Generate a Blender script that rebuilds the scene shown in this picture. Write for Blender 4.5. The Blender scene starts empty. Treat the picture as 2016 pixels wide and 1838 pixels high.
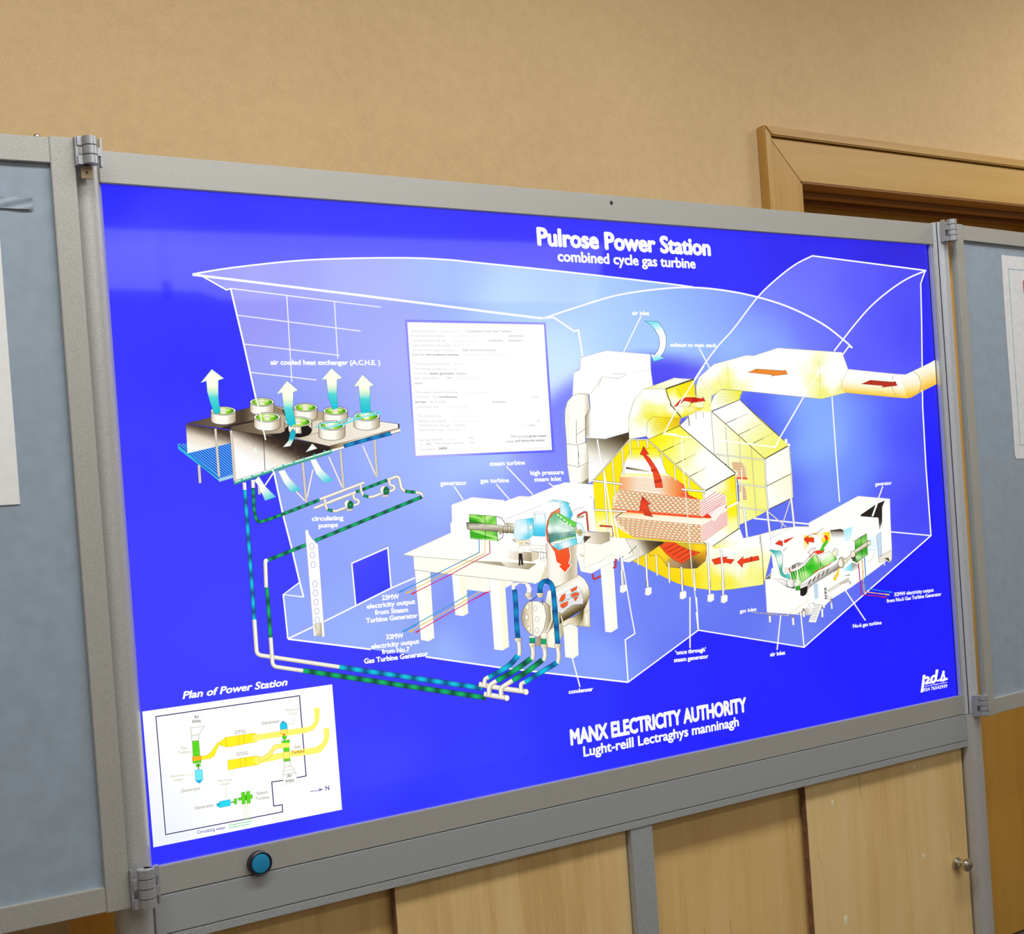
import bpy, bmesh, math, random
from mathutils import Vector, Matrix
from mathutils.geometry import tessellate_polygon
random.seed(7)
C = bpy.context.scene.collection
sc = bpy.context.scene

# ---------------------------------------------------------------- camera
F, PPY = 2700.0, 111.852                      # focal length and vertical sensor shift in pixels of a 2016 x 1838 frame
CAM = Vector((-0.65862, -1.97563, 1.53883))
YAW, PITCH, ROLL = 0.597385, -0.012479, -0.071257
fw = Vector((math.sin(YAW)*math.cos(PITCH), math.cos(YAW)*math.cos(PITCH), math.sin(PITCH)))
r0 = Vector((math.cos(YAW), -math.sin(YAW), 0)); u0 = r0.cross(fw)
rt = r0*math.cos(ROLL)+u0*math.sin(ROLL); up = -r0*math.sin(ROLL)+u0*math.cos(ROLL)
cd = bpy.data.cameras.new('camera'); cam = bpy.data.objects.new('camera', cd); C.objects.link(cam)
M = Matrix((rt, up, -fw)).transposed().to_4x4(); M.translation = CAM
cam.matrix_world = M
cd.sensor_fit = 'HORIZONTAL'; cd.sensor_width = 36.0; cd.lens = F/2016*36.0
cd.shift_y = PPY/2016
cd.clip_start = 0.02
sc.camera = cam
# ---------------------------------------------------------------- world, lights, exposure
w = bpy.data.worlds.new('world'); sc.world = w; w.use_nodes = True
w.node_tree.nodes['Background'].inputs[0].default_value = (0.85, 0.92, 1, 1)
w.node_tree.nodes['Background'].inputs[1].default_value = 0.6
def area(name, loc, target, sx, sy, power, col=(1,1,1)):
    l = bpy.data.lights.new(name, 'AREA'); l.shape = 'RECTANGLE'; l.size = sx; l.size_y = sy
    l.energy = power; l.color = col
    o = bpy.data.objects.new(name, l); C.objects.link(o); o.location = loc
    o.rotation_euler = (Vector(target)-Vector(loc)).to_track_quat('-Z', 'Y').to_euler()
    return o
area('overhead_area_light', (0.5, -1.05, 3.36), (0.5, -1.05, 0), 3.4, 0.35, 66, (1.0, 0.985, 0.95))
area('overhead_area_light', (4.0, -0.55, 3.36), (4.0, -0.55, 0), 1.2, 0.35, 35, (1.0, 0.985, 0.95))  # added overhead lamp to brighten the door leaf on the right
area('window_daylight', (2.9, -4.9, 2.94), (2.4, 0, 1.2), 3.6, 0.36, 8, (0.92, 0.96, 1.0))
area('overhead_area_light', (0.8, -3.6, 3.36), (0.8, -3.6, 0), 3.0, 0.5, 34, (1.0, 0.985, 0.96))  # added fill lamp further back, clear of the panel's reflection
sc.view_settings.view_transform = 'Standard'; sc.view_settings.look = 'None'
sc.view_settings.exposure = 0.0; sc.view_settings.gamma = 1.0
sc.view_settings.use_curve_mapping = False

# ---------------------------------------------------------------- helpers
def lin(c): return tuple(((v/255)/12.92 if v/255 <= 0.04045 else ((v/255+0.055)/1.055)**2.4) for v in c[:3])
def rgba(c): return (*lin(c), 1)
class NT:
    def __init__(s, name):
        s.m = bpy.data.materials.new(name); s.m.use_nodes = True
        s.n = s.m.node_tree.nodes; s.l = s.m.node_tree.links; s.b = s.n['Principled BSDF']
    def add(s, t, **k):
        o = s.n.new(t)
        for a, v in k.items():
            if a in o.inputs.keys(): o.inputs[a].default_value = v
            else: setattr(o, a, v)
        return o
    def link(s, a, b): s.l.new(a, b)
def ramp(nt, stops, fac):
    r = nt.add('ShaderNodeValToRGB'); e = r.color_ramp.elements
    e[0].position, e[0].color = stops[0][0], rgba(stops[0][1]); e[1].position, e[1].color = stops[-1][0], rgba(stops[-1][1])
    for p, c in stops[1:-1]:
        x = e.new(p); x.color = rgba(c)
    nt.link(fac, r.inputs['Fac']); return r.outputs['Color']
def coords(nt, scale=(1,1,1), loc=(0,0,0)):
    t = nt.add('ShaderNodeTexCoord'); m = nt.add('ShaderNodeMapping')
    m.inputs['Scale'].default_value = scale; m.inputs['Location'].default_value = loc
    nt.link(t.outputs['Object'], m.inputs['Vector']); return m.outputs['Vector']
def noise(nt, vec, scale, detail=3, rough=0.55, dist=0):
    n = nt.add('ShaderNodeTexNoise'); n.inputs['Scale'].default_value = scale; n.inputs['Detail'].default_value = detail
    n.inputs['Roughness'].default_value = rough; n.inputs['Distortion'].default_value = dist
    nt.link(vec, n.inputs['Vector']); return n.outputs['Fac']
def bump(nt, fac, strength, dist=0.002):
    b = nt.add('ShaderNodeBump'); b.inputs['Strength'].default_value = strength; b.inputs['Distance'].default_value = dist
    nt.link(fac, b.inputs['Height']); nt.link(b.outputs['Normal'], nt.b.inputs['Normal'])
def mat_plain(name, col, rough=0.5, metal=0.0, var=0.04, scale=60, spec=0.5):
    nt = NT(name); v = coords(nt); f = noise(nt, v, scale)
    lo = tuple(max(0, c*(1-var*2)) for c in col); hi = tuple(min(255, c*(1+var*2)) for c in col)
    nt.link(ramp(nt, [(0.25, lo), (0.75, hi)], f), nt.b.inputs['Base Color'])
    nt.b.inputs['Roughness'].default_value = rough; nt.b.inputs['Metallic'].default_value = metal
    nt.b.inputs['Specular IOR Level'].default_value = spec
    return nt.m
def mat_wood(name, cols, rough=0.45, axis='z', loc=(0,0,0), fleck=True):
    nt = NT(name)
    sc_ = {'z': (1, 1, 0.05), 'x': (0.05, 1, 1)}[axis]
    v = coords(nt, sc_, loc)
    broad = noise(nt, v, 9, 4, 0.6, 0.8); fine = noise(nt, v, 130, 3, 0.7, 0.3)
    mx = nt.add('ShaderNodeMath', operation='MULTIPLY_ADD'); mx.inputs[1].default_value = 0.28
    nt.link(fine, mx.inputs[0]); nt.link(broad, mx.inputs[2])
    col = ramp(nt, [(0.42, cols[0]), (0.62, cols[1]), (0.85, cols[2])], mx.outputs[0])
    if fleck:
        v2 = coords(nt, {'z': (1, 1, 0.14), 'x': (0.14, 1, 1)}[axis], (loc[0]+3, loc[1], loc[2]))
        fl = noise(nt, v2, 34, 2, 0.5, 0.6)
        gt = nt.add('ShaderNodeMapRange'); gt.inputs['From Min'].default_value = 0.70; gt.inputs['From Max'].default_value = 0.78
        nt.link(fl, gt.inputs['Value'])
        mix = nt.add('ShaderNodeMix', data_type='RGBA'); mix.inputs[7].default_value = rgba(tuple(c*0.66 for c in cols[0]))
        ml = nt.add('ShaderNodeMath', operation='MULTIPLY'); ml.inputs[1].default_value = 0.55
        nt.link(gt.outputs['Result'], ml.inputs[0]); nt.link(ml.outputs[0], mix.inputs[0])
        nt.link(col, mix.inputs[6]); col = mix.outputs[2]
    nt.link(col, nt.b.inputs['Base Color'])
    nt.b.inputs['Roughness'].default_value = rough
    bump(nt, fine, 0.08, 0.001)
    return nt.m
def link(name, me, mat, parent=None):
    o = bpy.data.objects.new(name, me); C.objects.link(o)
    if mat: me.materials.append(mat)
    if parent: o.parent = parent
    return o
def finish(name, bm, mat, parent=None, bevel=0.0, smooth=False, seg=2):
    if bevel:
        bmesh.ops.bevel(bm, geom=[e for e in bm.edges if e.is_manifold and e.calc_face_angle(0) > 0.6], offset=bevel, segments=seg, affect='EDGES', clamp_overlap=True)
    me = bpy.data.meshes.new(name); bm.to_mesh(me); bm.free()
    if smooth:
        for p in me.polygons: p.use_smooth = True
        try: me.set_sharp_from_angle(angle=0.7)
        except Exception: pass
    return link(name, me, mat, parent)
def bbox(bm, x0, x1, y0, y1, z0, z1, mtx=None):
    vs = [bm.verts.new((x, y, z)) for x in (x0, x1) for y in (y0, y1) for z in (z0, z1)]
    for f in ((0,1,3,2), (4,6,7,5), (0,4,5,1), (2,3,7,6), (0,2,6,4), (1,5,7,3)):
        bm.faces.new([vs[i] for i in f])
    if mtx: bmesh.ops.transform(bm, matrix=mtx, verts=vs)
    return vs
def box(name, x0, x1, y0, y1, z0, z1, mat, parent=None, bevel=0.0015, mtx=None):
    bm = bmesh.new(); bbox(bm, x0, x1, y0, y1, z0, z1, mtx); bmesh.ops.recalc_face_normals(bm, faces=bm.faces)
    return finish(name, bm, mat, parent, bevel)
def prism(name, prof, z0, z1, mat, parent=None, smooth=True, bevel=0):   # prof = list of (x,y), extruded in z
    bm = bmesh.new(); a = [bm.verts.new((x, y, z0)) for x, y in prof]; b = [bm.verts.new((x, y, z1)) for x, y in prof]
    n = len(prof)
    for i in range(n): bm.faces.new((a[i], a[(i+1) % n], b[(i+1) % n], b[i]))
    bm.faces.new(a[::-1]); bm.faces.new(b); bmesh.ops.recalc_face_normals(bm, faces=bm.faces)
    return finish(name, bm, mat, parent, bevel, smooth)
def circle(cx, cy, r, n=40): return [(cx+r*math.cos(2*math.pi*i/n), cy+r*math.sin(2*math.pi*i/n)) for i in range(n)]
def lathe(name, prof, mtx, mat, parent=None, n=32):   # prof = (radius, height) list, revolved about local z
    bm = bmesh.new(); rings = []
    for r, h in prof:
        rings.append([bm.verts.new((r*math.cos(2*math.pi*i/n), r*math.sin(2*math.pi*i/n), h)) for i in range(n)] if r > 1e-6 else [bm.verts.new((0, 0, h))])
    for A, B in zip(rings, rings[1:]):
        for i in range(n):
            j = (i+1) % n
            if len(A) == 1 and len(B) > 1: bm.faces.new((A[0], B[i], B[j]))
            elif len(B) == 1 and len(A) > 1: bm.faces.new((A[i], A[j], B[0]))
            elif len(A) > 1: bm.faces.new((A[i], A[j], B[j], B[i]))
    bmesh.ops.recalc_face_normals(bm, faces=bm.faces); bmesh.ops.transform(bm, matrix=mtx, verts=bm.verts)
    return finish(name, bm, mat, parent, smooth=True)
def empty(name, loc, label=None, cat=None, group=None, rz=0):
    o = bpy.data.objects.new(name, None); C.objects.link(o); o.location = loc; o.rotation_euler = (0, 0, rz); o.empty_display_size = 0.05
    if label: o['label'] = label
    if cat: o['category'] = cat
    if group: o['group'] = group
    return o
def adopt(p, *obs):      # parent while keeping the world-space mesh where it was built
    bpy.context.view_layer.update()
    for o in obs:
        o.parent = p; o.matrix_parent_inverse = p.matrix_world.inverted()
def struct(o): o['kind'] = 'structure'; return o
# ---------------------------------------------------------------- materials
m_wall = NT('speckled_beige_wallcovering')
v = coords(m_wall); f1 = noise(m_wall, v, 380, 3, 0.75); f2 = noise(m_wall, v, 42, 3, 0.6); f3 = noise(m_wall, v, 2.0, 2)
ad = m_wall.add('ShaderNodeMath', operation='MULTIPLY_ADD'); ad.inputs[1].default_value = 0.24; m_wall.link(f2, ad.inputs[0]); m_wall.link(f1, ad.inputs[2])
ad2 = m_wall.add('ShaderNodeMath', operation='MULTIPLY_ADD'); ad2.inputs[1].default_value = 0.16; m_wall.link(f3, ad2.inputs[0]); m_wall.link(ad.outputs[0], ad2.inputs[2])
m_wall.link(ramp(m_wall, [(0.45, (200, 169, 126)), (0.74, (226, 197, 149)), (1.0, (235, 209, 163))], ad2.outputs[0]), m_wall.b.inputs['Base Color'])
m_wall.b.inputs['Roughness'].default_value = 0.9; bump(m_wall, ad.outputs[0], 0.25, 0.002); M_WALL = m_wall.m
M_CEIL = mat_plain('matt_white_ceiling_paint', (226, 224, 216), 0.9, scale=20)
M_CARPET = mat_plain('dark_grey_carpet', (92, 84, 76), 0.95, var=0.12, scale=300)
M_ROOM = mat_plain('pale_plaster', (196, 186, 170), 0.9, scale=8)
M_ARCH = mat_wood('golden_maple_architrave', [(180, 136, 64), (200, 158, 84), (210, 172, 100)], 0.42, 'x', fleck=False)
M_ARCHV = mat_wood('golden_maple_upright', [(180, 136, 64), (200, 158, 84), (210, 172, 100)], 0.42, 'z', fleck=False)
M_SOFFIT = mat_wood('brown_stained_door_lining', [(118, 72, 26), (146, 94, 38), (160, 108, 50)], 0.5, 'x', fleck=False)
M_DOOR = mat_wood('amber_veneer_door_leaf', [(214, 160, 66), (224, 172, 76), (232, 184, 92)], 0.4, 'z', fleck=False)
M_BIRCH = mat_wood('birch_plywood', [(208, 170, 108), (228, 196, 134), (236, 208, 152)], 0.42, 'z')
M_BIRCH2 = mat_wood('birch_plywood_darker_sheet', [(204, 162, 98), (224, 188, 122), (232, 200, 138)], 0.42, 'z', (5, 0, 2))
M_PLYEDGE = mat_plain('plywood_edge', (120, 84, 62), 0.7, var=0.1)
def mat_alu(name, col, metal=0.35, rough=0.42):
    nt = NT(name); v = coords(nt); g = noise(nt, v, 500, 2, 0.6)
    nt.link(ramp(nt, [(0.3, tuple(c*0.93 for c in col)), (0.7, tuple(min(255, c*1.05) for c in col))], g), nt.b.inputs['Base Color'])
    nt.b.inputs['Metallic'].default_value = metal; nt.b.inputs['Roughness'].default_value = rough; bump(nt, g, 0.012, 0.0003)
    return nt.m
M_ALU = mat_alu('satin_anodised_aluminium', (184, 185, 181))
M_ALUP = mat_alu('satin_tube_aluminium', (190, 191, 190), 0.35, 0.36)
M_ALUR = mat_alu('blue_lit_tube_aluminium', (206, 212, 220), 0.35, 0.3)  # cool light on the right post is put into this base colour
M_ALUC = mat_alu('cool_grey_aluminium', (178, 184, 188))
M_HINGE = mat_alu('cast_hinge_metal', (186, 190, 196), 0.6, 0.33)
M_GROOVE = mat_plain('dark_groove_rubber', (44, 42, 44), 0.7)
M_CHROME = mat_plain('brushed_nickel', (190, 186, 172), 0.22, 1.0)
M_FABRIC = mat_plain('blue_grey_laminate', (150, 166, 182), 0.55, var=0.02, scale=40)
M_PAPER = mat_plain('white_card', (236, 240, 242), 0.7, var=0.01)
M_PAPER2 = mat_plain('off_white_paper', (226, 229, 233), 0.75, var=0.015)
M_TAPE = mat_plain('grey_adhesive_mark', (146, 160, 174), 0.35, var=0.03)
M_BLUEBTN = mat_plain('sky_blue_plastic', (30, 140, 190), 0.38, var=0.03)
M_BLACK = mat_plain('black_plastic', (26, 28, 40), 0.35)
M_BRONZE = mat_plain('tan_hinge_plate', (176, 156, 124), 0.45, 0.3)

# ---------------------------------------------------------------- room
WY = 0.70                                   # face of the wall behind the boards
FZ = 0.0
X0, X1, Y0, CZ = -2.6, 5.2, -5.0, 3.4
bmw = bmesh.new()                           # wall with the door opening (2.082+, head 2.38)
DX0, DX1, DH = 2.195, 3.60, 2.378
for a in ((X0, DX0, FZ, CZ), (DX0, DX1, DH, CZ), (DX1, X1, FZ, CZ)):
    bbox(bmw, a[0], a[1], WY, WY+0.24, a[2], a[3])
struct(finish('wall_back', bmw, M_WALL))
struct(box('wall_left', X0-0.1, X0, Y0, WY+0.24, FZ, CZ, M_ROOM, bevel=0))
struct(box('wall_right', X1, X1+0.1, Y0, WY+0.24, FZ, CZ, M_ROOM, bevel=0))
struct(box('floor', X0-0.1, X1+0.1, Y0-0.1, WY+0.6, -0.05, FZ, M_CARPET, bevel=0))
struct(box('ceiling', X0-0.1, X1+0.1, Y0-0.1, WY+0.3, CZ, CZ+0.1, M_CEIL, bevel=0))
bmf = bmesh.new()                           # far wall behind the viewer with a window band
WX0, WX1, WZ0, WZ1 = 1.1, 4.7, 2.76, 3.12
for a in ((X0, WX0, FZ, CZ), (WX1, X1, FZ, CZ), (WX0, WX1, FZ, WZ0), (WX0, WX1, WZ1, CZ)):
    bbox(bmf, a[0], a[1], Y0-0.1, Y0, a[2], a[3])
struct(finish('wall_front', bmf, M_ROOM))
wn = empty('window_1', (2.9, Y0, WZ0)); wn['kind'] = 'structure'
bw = bmesh.new()
for x in (WX0, 1.98, 2.88, 3.78, WX1-0.05): bbox(bw, x, x+0.05, Y0-0.08, Y0-0.02, WZ0, WZ1)
for z in (WZ0, WZ1-0.05): bbox(bw, WX0, WX1, Y0-0.08, Y0-0.02, z, z+0.05)
adopt(wn, finish('window_frame', bw, M_CEIL))

# door opening on the right: architrave, lining, leaf
dr = empty('door_1', (DX0, WY, 0)); dr['kind'] = 'structure'
ay = WY-0.018
def quad_prism(name, pts, y0, y1, mat, parent, bevel=0.001):
    bm = bmesh.new(); a = [bm.verts.new((x, y0, z)) for x, z in pts]; b = [bm.verts.new((x, y1, z)) for x, z in pts]
    n = len(pts)
    for i in range(n): bm.faces.new((a[i], a[(i+1) % n], b[(i+1) % n], b[i]))
    bm.faces.new(a); bm.faces.new(b[::-1]); bmesh.ops.recalc_face_normals(bm, faces=bm.faces)
    o = finish(name, bm, mat, None, bevel); adopt(parent, o); return o
BW = 0.112; LW = 0.028
q = 0.0004
quad_prism('architrave', [(DX0-BW, FZ), (DX0-q, FZ), (DX0-q, DH-q), (DX0-BW, DH+BW-q)], ay, WY, M_ARCHV, dr)
quad_prism('architrave', [(DX0+q, DH+q), (DX1-q, DH+q), (DX1+BW, DH+BW), (DX0-BW+q*2, DH+BW)], ay, WY, M_ARCH, dr)
quad_prism('architrave', [(DX1+q, FZ), (DX1+BW, FZ), (DX1+BW, DH+BW), (DX1+q, DH)], ay, WY, M_ARCHV, dr)
quad_prism('edge_moulding', [(DX0-BW-LW, FZ), (DX0-BW-0.002, FZ), (DX0-BW-0.002, DH+BW+0.003), (DX0-BW-LW, DH+BW+LW)], ay-0.012, WY, M_ARCHV, dr, 0.003)
quad_prism('edge_moulding', [(DX0-BW, DH+BW+0.003), (DX1+BW, DH+BW+0.003), (DX1+BW+LW, DH+BW+LW), (DX0-BW-LW, DH+BW+LW)], ay-0.012, WY, M_ARCH, dr, 0.003)
LD = 0.24
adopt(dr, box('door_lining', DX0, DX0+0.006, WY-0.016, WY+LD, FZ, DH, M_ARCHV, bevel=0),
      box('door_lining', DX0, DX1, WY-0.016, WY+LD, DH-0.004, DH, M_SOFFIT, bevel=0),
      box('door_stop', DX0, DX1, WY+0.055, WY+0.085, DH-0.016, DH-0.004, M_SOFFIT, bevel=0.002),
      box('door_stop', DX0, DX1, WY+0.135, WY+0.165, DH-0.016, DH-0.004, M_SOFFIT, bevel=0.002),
      box('door_leaf', DX0+0.01, DX1-0.01, WY+0.20, WY+0.24, FZ+0.004, DH-0.004, M_DOOR))
# low panelling seen under the left wing
struct(box('trim_1', X0, -0.2, WY-0.03, WY, FZ, 0.96, M_DOOR))
struct(box('baseboard_back', X0, DX0-BW-LW-0.01, WY-0.045, WY-0.03, FZ, 0.09, M_SOFFIT))

# ---------------------------------------------------------------- main board: frame, posts, hinges
PW = 1.8473
bd = empty('display_board', (0.92, 0.0, 0.0), 'backlit blue power station diagram board in a grey aluminium frame', 'display board')
FY = -0.010                                  # front face of the rails, the print lies at y = 0
ob = []
ob.append(box('top_rail', 0.0, 1.856, FY, 0.05, 2.050, 2.0972, M_ALU, bevel=0.0012))
ob.append(box('bottom_rail', 0.0, 1.856, FY, 0.05, 1.0085, 1.050, M_ALU, bevel=0.0008))
ob.append(box('light_box', 0.004, 1.845, 0.004, 0.07, 1.03, 2.07, M_ALUC, bevel=0))
for z, w_ in ((1.0478, 0.0012),): pass
# small scratch mark on the top rail
ob.append(box('edge_trim', 1.8480, 1.8500, -0.0095, 0.002, 1.0505, 2.0495, M_ALUR, bevel=0.0004))
ob.append(box('edge_seal', 1.8470, 1.8480, -0.0015, 0.002, 1.0505, 2.0495, M_GROOVE, bevel=0))
mk = lathe('screw_hole', [(0.0, 0.0004), (0.0035, 0.0004), (0.004, 0.0)], Matrix.Translation((0.95, FY, 2.083)) @ Matrix.Rotation(math.pi/2, 4, 'X'), M_GROOVE, n=12); ob.append(mk)
# left post
PLX, PRX = -0.0215, 1.880
low = []
ob.append(prism('post', circle(PLX, 0.012, 0.029), 1.0078, 2.098, M_ALUP))
low.append(prism('lower_post', circle(PLX, 0.012, 0.0295), 0.02, 1.0070, M_ALUP))
ob.append(prism('post', circle(PRX, 0.0, 0.024), 1.0078, 2.099, M_ALUR))
low.append(prism('lower_post', circle(PRX, 0.0, 0.0255), 0.02, 1.0070, M_ALUP))
ob.append(box('groove', 1.8618, 1.8630, -0.0172, -0.012, 1.0078, 2.0985, M_GROOVE, bevel=0))
for x in (PLX, PRX):
    low.append(lathe('post_foot', [(0.0, 0.02), (0.045, 0.02), (0.05, 0.012), (0.05, 0.0), (0, 0)], Matrix.Translation((x, 0, 0)), M_GROOVE))
# push button on the bottom rail
BTN = Matrix.Translation((0.1662, FY, 1.0245)) @ Matrix.Rotation(math.pi/2, 4, 'X')
ob.append(lathe('button_bezel', [(0.0186, 0), (0.0190, 0.004), (0.0186, 0.0105), (0.0172, 0.0118), (0.0158, 0.0112), (0.0156, 0.006), (0, 0.006)], BTN, M_BLACK, n=48))
ob.append(lathe('button_cap', [(0.0154, 0.005), (0.0154, 0.0095), (0.0140, 0.0112), (0.008, 0.0120), (0, 0.0122)], BTN, M_BLUEBTN, n=48))
adopt(bd, *ob)

def hinge(x, y, z0, z1, side, n=4, parent=None, r=0.0115):
    """barrel hinge: stacked knuckles whose leaves go alternately to the post and to the wing"""
    obs = []; h = (z1-z0)/n
    for i in range(n):
        a = z0+i*h+0.0005; b = z0+(i+1)*h-0.0005
        bm = bmesh.new()
        ring = circle(x, y, r, 28)
        va = [bm.verts.new((p[0], p[1], a)) for p in ring]; vb = [bm.verts.new((p[0], p[1], b)) for p in ring]
        for k in range(28): bm.faces.new((va[k], va[(k+1) % 28], vb[(k+1) % 28], vb[k]))
        bm.faces.new(va[::-1]); bm.faces.new(vb); bmesh.ops.recalc_face_normals(bm, faces=bm.faces)
        s = side if i % 2 else -side
        xa, xb = sorted((x, x+s*(r+0.0065)))
        bbox(bm, xa, xb, y+0.001, y+r*0.95, a, b)
        obs.append(finish('knuckle', bm, M_HINGE, None, 0.0006, True))
    obs.append(prism('hinge_leaf', [(x-r-0.0085, y+0.004), (x-r-0.0055, y+0.004), (x-r-0.0055, y+0.014), (x-r-0.0085, y+0.014)], z0, z1, M_HINGE, smooth=False))
    obs.append(prism('hinge_leaf', [(x+r+0.0055, y+0.004), (x+r+0.0085, y+0.004), (x+r+0.0085, y+0.014), (x+r+0.0055, y+0.014)], z0, z1, M_HINGE, smooth=False))
    return obs
def hinge_thing(x, y, z0, z1, label, n, extra=(), r=0.0115):
    t = empty('hinge', (x, y, z0), label, 'hinge', 'barrel hinges between the boards')
    adopt(t, *hinge(x, y, z0, z1, 1, n, r=r), *extra)
    return t
pl = [box('mounting_plate', -0.0335, -0.0165, -0.0335, -0.030, 2.048, 2.066, M_BRONZE, bevel=0.0006),
      lathe('screw_hole', [(0, 0.0003), (0.0016, 0.0003), (0.0019, 0)], Matrix.Translation((-0.0255, -0.0335, 2.057)) @ Matrix.Rotation(math.pi/2, 4, 'X'), M_BLACK, n=12)]
hinge_thing(-0.0215, -0.042, 2.066, 2.1065, 'barrel hinge with tan plate at the top of the left post', 3, pl, r=0.0105)
hinge_thing(-0.019, -0.042, 1.003, 1.0595, 'barrel hinge at the foot of the board beside the plan, left post', 4, r=0.0125)
hinge_thing(1.8855, -0.0385, 2.0535, 2.1015, 'barrel hinge at the top of the right post near the door frame', 4)
hinge_thing(1.8855, -0.0385, 1.003, 1.0490, 'barrel hinge low on the right post beside the white logo', 4)

# ---------------------------------------------------------------- wings
def wing(name, label, hx, hy, ang, side, zt, zb, it, ib, W_, st):
    t = empty(name, (hx, hy, 0), label, 'display board', rz=0)
    a = math.radians(ang); dx, dy = side*math.cos(a), math.sin(a)
    def L(u, v, z): return (hx+u*dx - v*dy*side, hy+u*dy + v*abs(dx), z)     # u along the wing, v into depth
    def bxx(nm, u0, u1, v0, v1, z0, z1, mat, bev=0.001):
        bm = bmesh.new(); vs = [bm.verts.new(L(u, v, z)) for u in (u0, u1) for v in (v0, v1) for z in (z0, z1)]
        for f in ((0,1,3,2), (4,6,7,5), (0,4,5,1), (2,3,7,6), (0,2,6,4), (1,5,7,3)): bm.faces.new([vs[i] for i in f])
        bmesh.ops.recalc_face_normals(bm, faces=bm.faces); o = finish(nm, bm, mat, None, bev); adopt(t, o); return o
    bxx('stile', 0.0, st, 0, 0.0115, zb, zt, M_ALU); bxx('stile', W_-st, W_, 0, 0.0115, zb, zt, M_ALU)
    bxx('rail', st, W_-st, 0.0008, 0.0115, it, zt-0.0015, M_ALU); bxx('rail', st, W_-st, 0.0008, 0.0115, zb+0.0015, ib, M_ALU)
    bxx('infill_panel', st-0.003, W_-st+0.003, 0.0072, 0.0112, ib-0.003, it+0.003, M_FABRIC, 0)
    return t, L, bxx
wl, LL, bl = wing('wing_board', 'left wing board with blue-grey panel and large white sheet', -0.04, -0.03, 3.4, -1, 2.1062, 1.0045, 2.0685, 1.0412, 1.20, 0.034)
bo = lathe('bolt_head', [(0, 0.0038), (0.003, 0.0032), (0.0045, 0.001), (0.0045, -0.001)], Matrix.Translation(LL(0.049, 0.006, 2.1052)), M_CHROME, n=16); adopt(wl, bo)
wr, LR, br = wing('wing_board', 'right wing board with grey panel and framed paper notice', 1.920, -0.02, 4.0, 1, 2.099, 0.9935, 2.0635, 1.0295, 1.20, 0.0325)
# aluminium edge channels on the inner side of the right wing stile, seen through the gap
for u0, u1, v0, v1, mm in ((-0.0040, -0.0005, 0.001, 0.0115, M_ALUC),): br('edge_channel', u0, u1, v0, v1, 1.003, 2.05, mm, 0.0008)
def sheet(name, L, u0, u1, z0, z1, mat, label, cat, v=0.0070, th=0.0006, parent_loc=None):
    bm = bmesh.new(); nx, nz = 10, 10; rows = []
    rnd = random.Random(3)
    for j in range(nz+1):
        rows.append([bm.verts.new(L(u0+(u1-u0)*i/nx, v-th-0.0006*(1+math.sin(i*0.9+j*0.7)), z0+(z1-z0)*j/nz)) for i in range(nx+1)])
    for j in range(nz):
        for i in range(nx): bm.faces.new((rows[j][i], rows[j][i+1], rows[j+1][i+1], rows[j+1][i]))
    ex = bmesh.ops.extrude_face_region(bm, geom=list(bm.faces)); d = Vector(L(0, th, 0))-Vector(L(0, 0, 0))
    bmesh.ops.translate(bm, vec=d, verts=[x for x in ex['geom'] if isinstance(x, bmesh.types.BMVert)])
    bmesh.ops.recalc_face_normals(bm, faces=bm.faces)
    o = finish(name, bm, mat, None, smooth=False); o['label'] = label; o['category'] = cat; return o
sheet('paper_sheet', LL, 0.109, 0.75, 1.591, 1.998, M_PAPER, 'large blank white sheet mounted on the left wing panel', 'paper')
tp = sheet('tape_strip', LL, 0.062, 0.135, 2.002, 2.018, M_TAPE, 'faint grey tape mark above the white sheet on the left wing', 'tape', v=0.0056)
M_FILL = mat_plain('dried_filler', (236, 226, 200), 0.8)
M_BLINE = mat_plain('pale_blue_ink', (150, 190, 212), 0.7)
M_REDP = mat_plain('red_ink', (196, 96, 84), 0.7)
# ---------------------------------------------------------------- the backlit print: thin stacked layers of coloured film, backlight hot spots painted into their colours
# Points are read off the photograph and carried onto the panel plane, where the whole drawing lives in metric coordinates.
nt = NT('backlit_print_film'); at = nt.add('ShaderNodeVertexColor'); at.layer_name = 'lit_ink'
nt.link(at.outputs['Color'], nt.b.inputs['Emission Color']); nt.b.inputs['Emission Strength'].default_value = 1.0
nt.b.inputs['Base Color'].default_value = (0.004, 0.004, 0.01, 1); nt.b.inputs['Roughness'].default_value = 0.04
nt.b.inputs['Specular IOR Level'].default_value = 0.5
M_PRINT = nt.m
def onto(px, py, d=0.0):
    """photo pixel -> point on the plane y = -d"""
    r = fw*F + rt*(px-1008) - up*(py-919-PPY)
    t = (-d-CAM.y)/r.y
    return CAM + r*t
CELL = 9.0; hmap = {}; top_layer = [0]
def claim(boxes):
    """lowest film layer above everything already printed under these pixel boxes"""
    cells = set()
    for x0, x1, y0, y1 in boxes:
        for i in range(int(x0//CELL), int(x1//CELL)+1):
            for j in range(int(y0//CELL), int(y1//CELL)+1): cells.add((i, j))
    k = 1+max((hmap.get(c, 0) for c in cells), default=0)
    for c in cells: hmap[c] = k
    top_layer[0] = max(top_layer[0], k)
    return 0.0002+k*6e-6
cur = {}
cr = [0, 0, 1.0]
def crop(x0, y0, s): cr[:] = [x0, y0, s]
def T(p): return (cr[0]+p[0]/cr[2], cr[1]+p[1]/cr[2])
def PP(s):
    if isinstance(s, str): s = [tuple(map(float, q.split(','))) for q in s.split()]
    return [T(p) for p in s]
def begin(name, label=None): cur.clear(); cur.update(name=name, label=label, v=[], f=[], c=[])
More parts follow.
